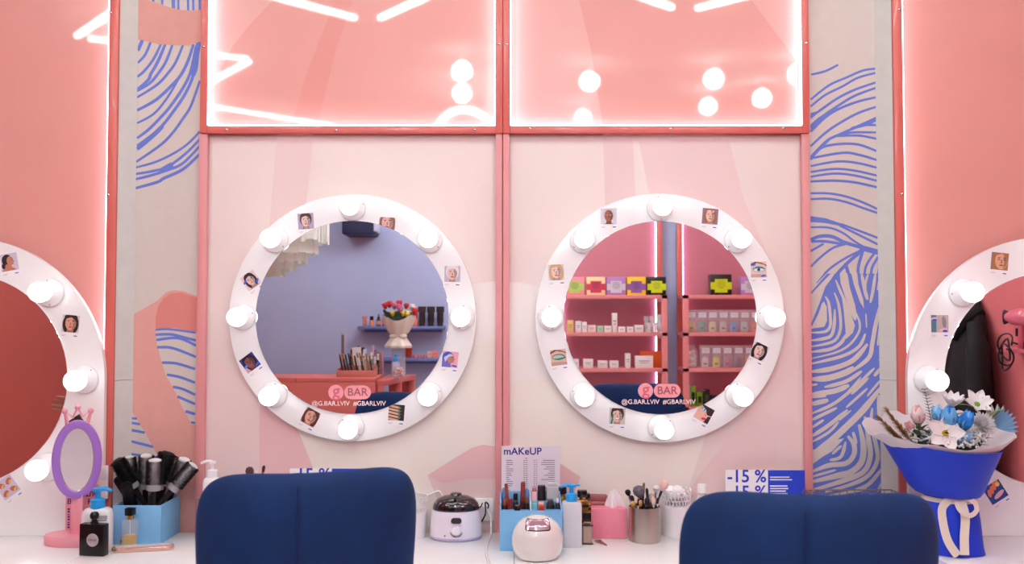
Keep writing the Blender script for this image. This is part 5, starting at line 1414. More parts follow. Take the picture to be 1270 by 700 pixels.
# eucalyptus sprig
e0, e1 = f_(1160, 545, -.03), f_(1147, 484, -.02)
sp = part(bq, 'eucalyptus_sprig', MB().cyl(e0, e1, .0012, .0006, 6), M_leafd)
for i in range(12):
    v = .3 + .7 * i / 11
    q = e0.lerp(e1, v)
    for sg in (-1, 1):
        mb = MB(); leaf(mb, q, (sg * .8, -.2, .7), .017 * (1.25 - v * .6), .007); part(sp, 'leaf', mb, M_leafd, solid=.0005)
for px, py in ((1138, 540), (1148, 545), (1143, 534), (1152, 538), (1146, 553)):
    mb = MB(); leaf(mb, f_(px, py, -.08), (random.uniform(-1, 1), -.4, .8), .028, .022); part(bq, 'eucalyptus_leaf', mb, mat((84, 98, 92), .6), solid=.0006)
# pampas
M_pamp = mat((190, 152, 100), .8, noise=.2, nscale=100)
for (ax, ay), (bx2, by2) in (((1128, 556), (1085, 514)), ((1134, 552), (1096, 505)), ((1132, 558), (1100, 530))):
    a0, a1 = f_(ax, ay, -.06), f_(bx2, by2, -.03); mb = MB(); rr = random.Random(ax)
    mb.cyl(a0, a1, .0012, .0005, 6)
    for i in range(220):
        v = rr.uniform(.05, .9); q = a0.lerp(a1, v); d = (a1 - a0).normalized() + Vector((rr.uniform(-.6, .6), rr.uniform(-.6, .6), rr.uniform(-.5, .5))) * .75
        leaf(mb, q, d, .024 * (1.1 - v * .6) + .004, .0042)
    part(bq, 'pampas_plume', mb, M_pamp)
# pale blue palm fan and silver leaves
fc = f_(1236, 530, -.03)
for i in range(8):
    a = math.radians(-12 + 14 * i); mb = MB()
    leaf(mb, fc, (math.cos(a), -.15, math.sin(a)), .062, .013, up=(0, -1, .2), bend=.0); part(bq, 'palm_leaf', mb, mat((110, 160, 200), .5), solid=.0008)
for i in range(4):
    a = math.radians(70 + 14 * i); mb = MB()
    leaf(mb, f_(1233, 532, -.02), (math.cos(a), -.15, math.sin(a)), .075, .014, up=(0, -1, .2), bend=.05); part(bq, 'silver_leaf', mb, mat((206, 206, 204), .5), solid=.0008)

# ================================================================== the room behind, seen in the mirrors
M_shelf = mat((228, 140, 138), .45, noise=.02)
YF = -4.20
def shelf_unit(label, x0, x1, zs_, ztop, posts_up):
    t = thing('shelf_unit', label, 'shelves', ((x0 + x1) / 2, (YF + YB) / 2, 0))
    w = (x1 - x0) / 2; oy_ = (YF + YB) / 2; f, b = YF - oy_, YB - oy_
    pw = .045
    for sx in (-1, 1):
        xc_ = sx * (w - pw / 2)
        part(t, 'upright', MB().box(xc_ - pw / 2, xc_ + pw / 2, f - .03, f, 0, ztop), M_shelf, bevel=.002)
        part(t, 'upright', MB().box(xc_ - pw / 2, xc_ + pw / 2, b + .03, b + .06, 0, ZC - .03), M_frame, bevel=.002)
        part(t, 'led_strip' if x1 < 1.5 or sx < 0 else 'led_strip_offscreen', MB().box(sx * (w - pw - .008), sx * (w - pw), b + .035, b + .05, .1, ZC - .05), mat((236, 214, 255), .5, emit=5.0))
        for z in zs_: part(t, 'bracket', MB().box(xc_ - .012, xc_ + .012, b + .06, f - .03, z - .05, z - .03), M_shelf)
    part(t, 'back_panel', MB().box(-w + pw, w - pw, b + .004, b + .03, 0, ZC - .03), mat((204, 128, 142), .22, coat=.5, coat_rough=.05))
    for z in zs_:
        part(t, 'shelf', MB().box(-w, w, b + .06, f, z - .03, z), M_shelf, bevel=.002)
    return t
Lz = [wr(760, py, YF).z for py in (366, 412.5, 457, 505)] + [.40, .12]
xA0, xA1 = wr(692, 400, YF).x, wr(828, 400, YF).x
xB0, xB1 = wr(847, 400, YF).x, wr(980, 400, YF).x
shelf_unit('coral shelf unit of small white cosmetic cartons with purple LED light', xA0, xA1, Lz, Lz[0], True)
shelf_unit('coral shelf unit of clear bags and green boxes', xB0, xB1, Lz, Lz[0], True)
YI = YF - .09         # things stand here on the shelves
def mask_box(label, px, c1, c2, z, w=.145):
    c = wr(px, 380, YI)
    t = thing('mask_box', label, 'box', (c.x, YI, z), (0, 0, PI), 'boxed kits on the top shelves')
    part(t, 'carton', MB().box(-w / 2, w / 2, -.045, .045, 0, w * .98), mat(c1, .4, coat=.2), bevel=.002)
    h = w * .98
    y = -.0455
    part(t, 'cross_band', MB().box(-w * .5, w * .5, y, -.045, h * .27, h * .62).box(-w * .3, w * .3, y - .0002, -.045, h * .12, h * .77), mat(c2, .4))
    pr_ = MB()
    for i, l in enumerate((.3, .42, .36, .4, .25)): pr_.box(-w * l / 2, w * l / 2, y - .0006, y - .0002, h * (.66 - .08 * i), h * (.66 - .08 * i) + .004)
    part(t, 'print', pr_, mat(tuple(int(v * .6) for v in c2), .5))
for a in [('pink kit box with lime green band', 712.5, (240, 150, 160), (186, 214, 110)), ('cream kit box with raspberry band', 738.5, (246, 220, 160), (206, 66, 96)), ('mauve kit box with grey band', 763.5, (184, 130, 196), (208, 204, 214)),
          ('yellow kit box with violet band', 788.5, (246, 208, 20), (140, 90, 160)), ('black kit box with lime band beside the upright', 813.5, (24, 24, 24), (206, 222, 30))]:
    mask_box(*a, Lz[0])
mask_box('black kit box with lime band alone on the bag shelf unit', 893, (24, 24, 24), (206, 222, 30), Lz[0], .165)
mask_box('mauve kit box with silver band at the mirror edge', 929, (186, 134, 198), (208, 204, 214), Lz[0])
WHT = mat((236, 230, 228), .4, coat=.2); GRN = mat((176, 220, 186), .4); PNK = mat((238, 206, 204), .4); GRY = mat((150, 146, 148), .4); GLD = mat((206, 170, 100), .3, metal=.6)
def carton(label, px, z, w, h, m, d=.06, name='carton', band=None, n=None):
    c = wr(px, 400, YI + .03)
    t = thing(name, label, 'box', (c.x, YI + .03, z), (0, 0, PI), 'small cartons on the coral shelves')
    part(t, 'box', MB().box(-w / 2, w / 2, -d / 2, d / 2, 0, h), m, bevel=.0015)
    part(t, 'print', MB().box(-w * .3, w * .3, -d / 2 - .0004, -d / 2, h * .55, h * .62).box(-w * .22, w * .22, -d / 2 - .0004, -d / 2, h * .40, h * .45), band or GRY)
px2m = (6.0 + 1.2) / F   # metres per pixel at the shelves
s = 7.13 / F
for lb, px, pw, ph, m in [('yellow tall carton at the edge of the cosmetics shelf', 707, 8, 15, mat((226, 196, 120), .4)), ('white tall carton beside the yellow one', 717, 7, 14, WHT), ('plain white tall carton next to the pink one', 724.5, 6, 13, WHT),
                          ('low pink carton on the cosmetics shelf', 733.5, 10, 9, PNK), ('low mint green carton', 744, 8, 8, GRN), ('low white carton next to the mint one', 753.5, 9, 8, WHT), ('very tall slim white carton', 762, 6, 24, WHT),
                          ('low white carton beside the tallest one', 770.5, 9, 7, WHT), ('small white carton with dark print', 781, 8, 7, WHT), ('wide white carton with dark print', 792, 11, 9, WHT)]:
    carton(lb, px, Lz[1], pw * s, ph * s, m)
def tubej(label, px, z, h, r, c, flip=True, y=YI + .03, grp='tubes on the coral shelves', capc=(230, 228, 226)):
    p = wr(px, 400, y)
    t = thing('cream_tube', label, 'tube', (p.x, y, z), (0, 0, 0), grp)
    part(t, 'cap', MB().lathe([(r * .85, 0), (r * .9, h * .2)], 14), mat(capc, .4))
    part(t, 'body', MB().lathe([(r, h * .2), (r, h * .35), (r * .98, h * .7)], 14, cap=False).lathe([(r * .98, h * .7), (r, h)], 14, sx=1.25, sy=.2), mat(c, .35, coat=.3))
for lb, px, h_, c in [('grey tube standing behind small jars', 801.5, 20, (190, 188, 188)), ('pale rose tube in the group by the upright', 808.5, 20, (226, 204, 200)), ('white tube nearest the shelf upright', 818, 22, (240, 238, 236)), ('short silver tube in the group by the upright', 805, 12, (214, 210, 210)), ('short white tube in the group by the upright', 812, 12, (240, 236, 236)), ('short cream tube nearest the upright', 821.5, 12, (236, 228, 222))]:
    tubej(lb, px, Lz[1], h_ * s, 2.5 * s, c, y=YI + (.036 if h_ < 15 else -.002))
for lb, px, pw, ph, m in [('square white carton at the mirror edge of the third shelf', 713, 9, 11, WHT), ('square white carton on the third shelf', 729, 12, 11, WHT), ('wide low white carton on the third shelf', 747, 12, 9, WHT), ('low white carton beside the wide one', 761, 11, 9, WHT),
                          ('tall slim white carton on the third shelf', 778, 6.5, 18, WHT), ('large white carton with grey columns printed', 798, 22, 15, WHT)]:
    carton(lb, px, Lz[2], pw * s, ph * s, m)
c = wr(808, 400, YI - .02)
solo('gift_box', 'orange box behind the large white carton', 'box', MB().box(-.09, .09, -.03, .03, 0, .125), mat((238, 108, 44), .45, noise=.03), (c.x, YI - .06, Lz[2]), bevel=.002)
for lb, px, pw, ph, m in [('grey small carton on the lowest visible shelf', 747, 7, 8, WHT), ('white carton with blue mark on the lowest visible shelf', 756, 7, 12, WHT), ('second white carton with blue mark', 766, 7, 12, WHT), ('low white carton behind the logo', 787, 8, 4, WHT), ('low cream carton near the shelf upright', 806, 10, 5, PNK)]:
    carton(lb, px, Lz[3], pw * s, ph * s, m, band=mat((40, 60, 130), .5))
c = wr(775, 400, YI + .03)
t = thing('pump_bottle', 'pale pump bottle on the lowest visible shelf', 'bottle', (c.x, YI + .03, Lz[3]))
part(t, 'body', bottle_body(.05, .04, .075, .012), mat((228, 214, 206), .4)); pump(t, .073, M_gloss_white, .9, 1)
# clear bags on the second unit
def clear_bag(label, px, z, c):
    p = wr(px, 400, YI + .02); w, h, d = .080, .175, .06
    t = thing('clear_bag', label, 'bag', (p.x, YI + .02, z), (0, 0, PI), 'clear kits on the bag shelves')
    part(t, 'case', MB().box(-w / 2, w / 2, -d / 2, d / 2, 0, h), glass((236, 232, 236), .3), bevel=.002)
    part(t, 'label', MB().box(-w * .36, w * .36, -d / 2 - .0006, -d / 2, h * .66, h * .88), mat((226, 220, 224), .5))
    part(t, 'label_print', MB().box(-w * .28, w * .28, -d / 2 - .001, -d / 2 - .0006, h * .79, h * .81).box(-w * .2, w * .2, -d / 2 - .001, -d / 2 - .0006, h * .72, h * .735), GRY)
    part(t, 'pouch', bottle_body(w * .66, .03, h * .46, .012, .03, .012), mat(c, .4, coat=.4), loc=(0, 0, .003))
    part(t, 'pouch_tag', MB().box(-w * .16, w * .16, -.0165, -.0155, h * .14, h * .22), mat(tuple(int(v * .45) for v in c), .5))
bagc = [(226, 200, 60), (70, 150, 120), (230, 220, 150), (206, 190, 180), (90, 150, 220), (170, 200, 190), (236, 120, 50)]
bagn = ['yellow', 'green', 'pale yellow', 'beige', 'sky blue', 'grey green', 'orange']
for i in range(7): clear_bag('clear kit with a %s pouch on the upper bag shelf' % bagn[i], 857 + i * 13.2, Lz[1], bagc[i])
bagc = [(214, 196, 190), (226, 214, 30), (190, 90, 120), (120, 60, 90), (240, 130, 50)]; bagn = ['beige', 'lemon', 'rose', 'plum', 'orange']
for i in range(5): clear_bag('clear kit with a %s pouch on the lower bag shelf' % bagn[i], 874 + i * 13.6, Lz[2], bagc[i])
p = wr(858, 400, YI - .005); t = thing('cotton_bag', 'crinkled clear bag of cotton balls on the bag shelf', 'bag', (p.x, YI - .005, Lz[2]))
mb = MB(); rr = random.Random(1)
for i in range(20): mb.ball((rr.uniform(-.026, .026), rr.uniform(-.016, .016), .018 + rr.uniform(0, .11)), .018, nu=10, nv=6)
part(t, 'cotton', mb, mat((232, 214, 206), .8)); part(t, 'film', MB().lathe([(.045, 0), (.050, .05), (.044, .13), (.02, .165), (.03, .18)], 18, sy=.75), glass((244, 240, 244), .25))
for lb, px, w_, h_, c in [('tall lime and black box at the bottom of the bag unit', 858, .040, .16, (120, 160, 30)), ('lime framed box beside the tall one', 866, .045, .11, (110, 150, 30)), ('black box on the lowest visible bag shelf', 874.5, .050, .13, (26, 26, 26)), ('large black case on the lowest visible bag shelf', 896, .2, .085, (22, 22, 24))]:
    p = wr(px, 400, YI + .02); t = thing('product_box', lb, 'box', (p.x, YI + .02, Lz[3]), (0, 0, PI), 'dark boxes on the bag unit')
    part(t, 'box', MB().box(-w_ / 2, w_ / 2, -.04, .04, 0, h_), mat(c, .4, coat=.2), bevel=.002)
    part(t, 'panel_print', MB().box(-w_ * .3, w_ * .3, -.0406, -.04, h_ * .25, h_ * .7), mat((30, 32, 26) if c[1] > 100 else (60, 66, 40), .4))
# --- blue wall shelves
M_bshelf = mat((112, 122, 178), .6, noise=.02)
def wall_shelf(label, px0, px1, py):
    y0 = YB; y1 = YB + .16
    a = wr(px0, py, y1); b = wr(px1, py, y1)
    t = thing('wall_shelf', label, 'shelf', ((a.x + b.x) / 2, y0 + .08, a.z))
    w = (b.x - a.x) / 2
    part(t, 'board', MB().box(-w, w, -.08, .08, -.025, 0), M_bshelf, bevel=.002)
    part(t, 'wall_rail', MB().box(-w + .03, w - .03, -.08, -.065, -.05, -.025), M_bshelf)
    return a.z
z1 = wall_shelf('blue wall shelf carrying black tubes and orange bottles', 443.5, 551, 404.8)
z2 = wall_shelf('blue wall shelf carrying a red cup and coral jars', 470, 546, 444.5)
YW = YB + .09; s2 = (3 - YW) / F
def serum(label, px, z, h, c, capc=(20, 20, 22), dropper=False, w=5.2):
    p = wr(px, 400, YW); w = w * s2; h = h * s2
    t = thing('serum_bottle', label, 'bottle', (p.x, YW, z), (0, 0, 0), 'small bottles on the blue shelf')
    part(t, 'body', MB().lathe([(w / 2, 0), (w / 2, h * .52), (w * .42, h * .58), (w * .25, h * .62)], 16), mat(c, .3, coat=.5))
    part(t, 'cap', MB().lathe([(w * .42, h * .6), (w * .42, h), (0, h)] if not dropper else [(w * .32, h * .6), (w * .32, h * .78), (w * .14, h * .8), (w * .16, h), (0, h)], 14), mat(capc, .4))
    part(t, 'label', MB().lathe([(w * .505, h * .12), (w * .505, h * .45)], 16, cap=False), mat((226, 130, 100), .5))
serum('black capped orange bottle on the blue shelf', 461, z1, 12, (226, 132, 100)); serum('dropper bottle with orange label on the blue shelf', 469.5, z1, 14.5, (30, 26, 28), dropper=True)
serum('orange label bottle half behind the cream bouquet', 476.5, z1, 14, (60, 30, 26)); serum('red orange bottle between bouquet and black tubes', 515, z1, 16, (232, 110, 80), (200, 60, 50), w=7)
tubej('slim copper tube at the end of the blue shelf', 452.3, z1, 12 * s2, 2.4 * s2, (206, 130, 110), y=YW, grp='tubes on the blue shelf', capc=(200, 120, 100))
for i, px in enumerate((523.5, 534.5, 546)):
    tubej(('black tube nearest the bouquet on the blue shelf', 'black tube in the middle of three on the blue shelf', 'black tube at the far end of the blue shelf')[i], px, z1, 24 * s2, 4.0 * s2, (42, 38, 42), y=YW, grp='black tubes on the blue shelf', capc=(60, 44, 46))
p = wr(506.5, 400, YW); t = thing('glass_cup', 'dark red glass cup on the lower blue shelf', 'cup', (p.x, YW, z2))
part(t, 'cup', MB().lathe([(.026, 0), (.033, .09), (.030, .09), (.024, .006), (0, .006)], 24), mat((170, 50, 30), .15, coat=.6)); part(t, 'wax', MB().lathe([(.027, .03), (.028, .06)], 20), mat((120, 30, 20), .5))
for i, px in enumerate((514.5, 520.5, 527)):
    p = wr(px, 400, YW); t = thing('cream_jar', ('coral jar nearest the red cup', 'middle coral jar on the lower blue shelf', 'coral jar beside the peach box')[i], 'jar', (p.x, YW, z2), (0, 0, 0), 'coral jars on the lower blue shelf')
    part(t, 'jar', MB().lathe([(.014, 0), (.015, .014)], 16), mat((226, 120, 110), .35)); part(t, 'lid', MB().lathe([(.0155, .0145), (.0155, .026), (0, .0265)], 16), mat((230, 140, 130), .35))
for lb, px, w_, h_, c in (('peach carton on the lower blue shelf', 533, .03, .052, (240, 186, 150)), ('coral carton at the end of the lower blue shelf', 540, .046, .056, (240, 140, 130))):
    p = wr(px, 400, YW); t = thing('carton', lb, 'box', (p.x, YW, z2), (0, 0, PI)); part(t, 'box', MB().box(-w_ / 2, w_ / 2, -.02, .02, 0, h_), mat(c, .4), bevel=.001); part(t, 'print', MB().box(-w_ * .3, w_ * .3, -.0204, -.02, h_ * .5, h_ * .6), mat((200, 90, 80), .5))
# --- reception desk
M_desk = mat((216, 112, 102), .5, noise=.02)
YD = -3.10
da = wr(465, 469, YD); zd = da.z; xl_ = -2.15
t = thing('reception_desk', 'coral reception desk with a plain front panel', 'desk', (da.x, YD, 0))
part(t, 'front_panel', MB().box(xl_ - da.x, 0, -.03, 0, 0, zd - .03), M_desk, bevel=.002)
part(t, 'top', MB().box(xl_ - da.x, 0, -.42, .0, zd - .0295, zd), M_desk, bevel=.002)
part(t, 'side_panel', MB().box(-.03, 0, -.42, -.031, 0, zd - .03), M_desk, bevel=.002)
part(t, 'side_panel', MB().box(xl_ - da.x, xl_ - da.x + .03, -.42, -.031, 0, zd - .03), M_desk, bevel=.002)
part(t, 'drawer_line', MB().box(-.52, -.517, -.001, .0004, zd - .028, zd - .002), M_blackmat)
db = wr(516, 461.5, -3.72)
t = thing('side_table', 'coral open-framed side table next to the reception desk', 'table', (da.x, YD - .3, 0))
x1_ = db.x - da.x; ztb = zd - .02
part(t, 'top', MB().extrude_z([(.005, .26), (.06, .26), (x1_, -.34), (.005, -.34)], ztb - .035, ztb), M_desk, bevel=.002)
for x, y in ((.03, .24), (x1_ * .55, -.05), (x1_ - .03, -.32), (.03, -.32)):
    part(t, 'leg', MB().box(x - .02, x + .02, y - .02, y + .02, 0, ztb - .035), M_desk, bevel=.002)
part(t, 'back_board', MB().box(.01, x1_ - .03, -.335, -.325, .35, ztb - .04), M_desk)
p = wr(487, 500, -3.05)
t = thing('stool', 'round blue velvet stool behind the side table', 'stool', (p.x + .12, -3.05, 0))
zst = wr(487, 494, -3.05).z
part(t, 'cushion', MB().lathe([(.15, zst - .07), (.165, zst - .05), (.165, zst - .02), (.14, zst), (0, zst + .004)], 32), M_velvet)
part(t, 'stem', MB().lathe([(.02, .03), (.02, zst - .07)], 14), M_steel); part(t, 'foot', MB().lathe([(.18, 0), (.18, .01), (.03, .03)], 28), M_steel)
# things on the desk
def R_(px, py, y): return wr(px, py, y)
sd = (3 - (YD - .15)) / F
p = R_(442, 466, YD - .1)
t = thing('pencil_tray', 'coral tray full of upright make-up pencils on the desk', 'tray', (p.x, YD - .14, zd))
tw = .125
for nm, a in (('front_panel', (-tw, tw, .07, .075, 0, .045)), ('back_panel', (-tw, tw, -.075, -.07, 0, .07)), ('side_panel', (-tw, -tw + .005, -.07, .07, 0, .055)), ('side_panel', (tw - .005, tw, -.07, .07, 0, .055)), ('bottom', (-tw + .005, tw - .005, -.07, .07, 0, .004))):
    part(t, nm, MB().box(*a), mat((206, 130, 120), .5), bevel=.001)
rr = random.Random(12)
PC = [((30, 28, 30), 'black'), ((40, 36, 40), 'charcoal'), ((200, 190, 180), 'silver'), ((226, 220, 214), 'white'), ((160, 120, 60), 'gold')]
for i in range(22):
    c, nm = PC[i % 5 if i > 8 else i % 2]
    x = p.x - tw + .028 + (2 * tw - .044) * i / 21; y = YD - .14 + (-.028, .028)[i % 2] + rr.uniform(-.008, .008); h = rr.uniform(.12, .16)
    s_ = thing('cosmetic_pencil', '%s pencil standing in the coral tray on the desk' % nm, 'pencil', (x, y, zd + .0058), (0, -.2, 0), '%s pencils in the coral tray' % nm)
    part(s_, 'barrel', MB().lathe([(.005, 0), (.005, h * .75)], 8), mat(c, .35, coat=.3)); part(s_, 'cap', MB().lathe([(.0056, h * .75), (.0056, h * .97), (0, h)], 8), M_gold if i % 3 == 0 else mat(c, .3))
a = R_(425.5, 467, YD - .25); t = thing('tester_stand', 'slim grey stand behind the end of the pencil tray', 'stand', (a.x, YD - .25, zd)); hh = R_(425, 413, YD - .25).z - zd
part(t, 'column', MB().box(-.012, .012, -.02, .02, 0, hh), mat((176, 170, 176), .4), bevel=.002); part(t, 'label', MB().box(-.009, .009, .02, .0206, hh * .45, hh * .95), mat((110, 104, 116), .5))
# price folders and wire basket on the side table
def on_table(px, y): return R_(px, 400, y)
ysd = -3.42
for i in range(7):
    p = on_table(433 + i * 2.6, ysd); h = rr.uniform(.14, .18) + .02; c = [(36, 34, 40), (60, 90, 60), (226, 222, 226), (40, 38, 60), (170, 160, 150), (30, 30, 34), (236, 232, 232)][i]
    solo('folder', ('black', 'green', 'white', 'navy', 'tan', 'dark grey', 'pale')[i] + ' thin booklet standing behind the pencil tray', 'booklet', MB().box(-.005, .005, -.045, .045, 0, h), mat(c, .5), (p.x, ysd - .02, zd + .0006), (0, .12, 0), 'booklets behind the pencil tray', bevel=.001)
p = on_table(445, ysd + .075); solo('price_card', 'white price card standing on the desk behind the pencil tray', 'card', MB().box(-.03, .03, -.002, .002, 0, .19), M_paper, (p.x, ysd + .075, zd + .0024), (0, .08, PI))
# bouquet in the room
YV = -3.52
p = on_table(494.5, YV); zv = ztb
t = thing('flower_bouquet', 'red, pink and yellow bouquet in cream paper standing in a glass vase', 'bouquet', (p.x, YV, zv))
g_ = lambda px, py, dy=0: (lambda v: Vector((v.x - p.x, dy, v.z - zv)))(R_(px, py, YV + dy))
zr = g_(494, 398).z; zw = g_(494, 417).z; zl = g_(494, 428).z
part(t, 'vase', MB().lathe([(.05, 0), (.052, .005), (.05, zl), (.047, zl), (.047, .01), (0, .01)], 28), glass((220, 230, 236), .25))
part(t, 'wrap_skirt', cone([(.045, zw), (.06, zw - .02), (.09, zl - .005), (.085, zl - .02)], wave=.12, f=7), M_cream, solid=.001)
part(t, 'wrap', cone([(.042, zw), (.075, zw + .03), (.105, zr - .02), (.118, zr + .02)], lambda a, t_, r, z: (r, z + t_ * (.02 * math.sin(3 * a) + .03 * max(0, -math.sin(a)))), wave=.06, f=8), M_cream, solid=.001)
part(t, 'bow', MB().ball((-.03, .05, zw), .03, .015, .016, 12, 8).ball((.035, .05, zw), .03, .015, .018, 12, 8), M_cream)
part(t, 'greenery', MB().lathe([(.05, zr - .03), (.105, zr + .01), (.09, zr + .06), (0, zr + .07)], 20), M_leafd)
M_red = mat((206, 44, 44), .5, noise=.15, nscale=60); M_rose = mat((206, 110, 140), .6, noise=.2, nscale=60); M_yl = mat((236, 214, 80), .5); M_cw = mat((240, 234, 226), .5)
def rosebud(loc_, s, m, nm='rose'):
    M = facing(loc_, (loc_[0] * 2, .5, .8), s); e = part(t, nm, MB().lathe([(.006, -.01), (.010, .0), (.011, .012), (.006, .02), (0, .022)], 10, M=M), m)
    for l, (n_, el, L) in enumerate(((5, .5, .022), (4, .85, .022), (3, 1.15, .02))):
        for i in range(n_):
            mb = MB(); petal(mb, L, .02, 2 * PI * (i + .4 * l) / n_, el, curl=.5, cup=.3, base=.003, n=5, M=M); part(e, 'petal', mb, m, solid=.0005)
for px, py, dy, sc_, m in ((478, 381, .03, 1.1, M_red), (483, 379, .07, 1.15, M_red), (495.5, 378, .02, 1.15, M_red), (504, 381, .06, 1.0, M_red), (514, 388, .05, 1.3, M_red), (511, 383, .02, 1.2, M_cw), (489, 381, .08, 1.15, M_rose), (495, 383, .09, 1.2, M_rose), (497, 386, .1, 1.0, M_rose), (500, 390, .1, 1.0, M_yl), (505, 391, .09, 1.1, M_yl), (487, 390, .1, .9, M_yl)):
    rosebud(g_(px, py, dy), sc_ * 1.35, m)
for px, py in ((480, 391), (484, 388), (492, 391), (507, 388), (478, 387)):
    mb = MB(); leaf(mb, g_(px, py + 3, .09), (random.uniform(-.6, .6), .5, .8), .05, .025); part(t, 'leaf', mb, M_leaf, solid=.0006)
# pump bottle, candy jar, glass tubs on the side table
p = on_table(491, -3.36); t = thing('pump_bottle', 'pale bottle with blue pump beside the cream bouquet', 'bottle', (p.x, -3.36, ztb + .0)); part(t, 'body', bottle_body(.05, .036, .115, .01), mat((206, 206, 220), .35, alpha=.9)); pump(t, .113, M_bluepump, 1.05, 1)
p = on_table(495, -3.27); t = thing('candy_jar', 'round glass jar of wrapped sweets', 'jar', (p.x, -3.27, ztb))
part(t, 'glass', MB().lathe([(.03, 0), (.044, .02), (.047, .045), (.038, .07), (.03, .078), (.033, .084)], 24, cap=False), glass((240, 236, 236), .22))
SW = []
rs = random.Random(21)
while len(SW) < 34:
    a = rs.uniform(0, 6.28); z_ = .012 + .062 * rs.random(); d_ = (.020 + .014 * math.sin(PI * min(1, max(0, z_ / .08)))) * math.sqrt(rs.random())
    q = Vector((d_ * math.cos(a), d_ * math.sin(a), z_))
    if all((q - o_).length > .0128 for o_ in SW): SW.append(q)
for i, q in enumerate(SW):
    c, nm = [((226, 120, 90), 'orange'), ((240, 226, 220), 'white'), ((190, 60, 60), 'red'), ((236, 180, 160), 'peach')][i % 4]
    solo('sweet', 'small %s wrapped sweet in the glass jar' % nm, 'sweet', MB().ball((0, 0, 0), .0062, .0052, .0052, 8, 6).cyl((-.0055, 0, 0), (-.0085, 0, 0), .001, .003, 6).cyl((.0055, 0, 0), (.0085, 0, 0), .001, .003, 6), mat(c, .4), (p.x + q.x, -3.27 + q.y, ztb + q.z), (rs.random() * 3, rs.random() * 3, rs.random() * 3), '%s sweets in the glass jar' % nm)
yb_ = -3.385; p = Vector((da.x - .056, yb_, 0))
t = thing('wire_basket', 'gold wire basket on the desk behind the pencils', 'basket', (p.x, yb_, zd))
for i in range(5): part(t, 'horizontal_wire', MB().tube([(-.05, -.05, .02 + .028 * i), (.05, -.05, .02 + .028 * i), (.05, .05, .02 + .028 * i), (-.05, .05, .02 + .028 * i)], .0016, 5, closed=True), M_wire)
for i in range(6):
    x = -.05 + .02 * i; part(t, 'upright_wire', MB().tube([(x, -.05, .135), (x, -.05, .003), (x, .05, .003), (x, .05, .135)], .0016, 5), M_wire)
for i, (dx, c, nm, h) in enumerate(((-.03, (240, 140, 60), 'orange', .13), (-.01, (60, 160, 150), 'teal', .15), (.015, (236, 232, 226), 'white', .12), (.035, (40, 40, 46), 'black', .14))):
    s_ = thing('cosmetic_tube', '%s tube standing in the gold wire basket on the desk' % nm, 'tube', (p.x + dx, yb_ + .01, zd + .0056), (0, .0, 0), 'tubes in the gold wire basket'); part(s_, 'body', MB().lathe([(.008, 0), (.009, h * .7)], 12), mat(c, .35)); part(s_, 'cap', MB().lathe([(.007, h * .7), (.007, h), (0, h)], 12), M_white)
for i, (px, h, c, nm) in enumerate(((462.5, .2, (206, 160, 180), 'rose'), (466.4, .17, (120, 110, 130), 'grey'), (470.3, .16, (150, 110, 110), 'brown'), (474.2, .15, (190, 130, 140), 'dusty pink'))):
    p = on_table(px, -3.475); s_ = thing('cosmetic_tube', 'tall slim %s tube behind the gold wire basket' % nm, 'tube', (p.x, -3.475, zd), (0, 0, 0), 'slim tubes at the back of the desk'); part(s_, 'body', MB().lathe([(.010, 0), (.010, h * .6)], 12), mat(c, .35)); part(s_, 'cap', MB().lathe([(.0102, h * .61), (.0102, h), (0, h)], 12), mat(tuple(min(255, v + 20) for v in c), .35))
# --- chandelier of shell strips
M_shell = mat((236, 236, 224), .35, alpha=.9, noise=.1, nscale=5)
YC_ = -3.0
ctr = wr(342, 300, YC_); zt = wr(365, 262, YC_).z
t = thing('chandelier', 'tiered chandelier of translucent pale shell strips', 'chandelier', (ctr.x, YC_, 0))
me_strip = mesh('strip', MB().box(-.015, .015, -.001, .001, -.15, 0), M_shell, smooth=False)
zlow = wr(365, 340, YC_).z
for k_, (R, zb_, n_) in enumerate(((.06, zlow, 12), (.13, zlow + .035, 24), (.20, zlow + .085, 38), (.27, zlow + .145, 50), (.335, zlow + .22, 62))):
    part(t, 'hoop', MB().tube([(R * math.cos(a), R * math.sin(a), zb_ + .135) for a in [2 * PI * i / 40 for i in range(40)]], .004, 6, closed=True), M_steel)
    for i in range(n_):
        a = 2 * PI * i / n_
        link('strip', me_strip, t, (R * math.cos(a), R * math.sin(a), zb_ + .132 + rr.uniform(-.012, .012)), (0, 0, a + PI / 2 + rr.uniform(-.3, .3)))
part(t, 'cable', MB().cyl((0, 0, zlow + .38), (0, 0, ZC), .004, n=6), M_steel)
part(t, 'spokes', MB().cyl((-.33, 0, zlow + .39), (.33, 0, zlow + .39), .004, n=6).cyl((0, -.33, zlow + .39), (0, .33, zlow + .39), .004, n=6).cyl((0, 0, zlow + .13), (0, 0, zlow + .39), .004, n=6), M_steel)
# --- air conditioner box high on the back wall
a = wr(424, 290, YB + .28); b = wr(463, 290, YB + .28)
t = thing('air_conditioner', 'dark blue air conditioner box high on the lilac wall', 'air conditioner', ((a.x + b.x) / 2, YB + .14, a.z))
part(t, 'housing', MB().box((a.x - b.x) / 2, (b.x - a.x) / 2, -.14, .14, 0, .26), mat((40, 44, 78), .5), bevel=.006)
part(t, 'side_cover', MB().box((b.x - a.x) / 2, (b.x - a.x) / 2 + .02, -.13, .13, .02, .25), mat((214, 218, 236), .5), bevel=.004)
part(t, 'underside', MB().box((a.x - b.x) / 2 + .01, (b.x - a.x) / 2 - .01, -.13, .13, -.006, 0), mat((34, 38, 70), .5))
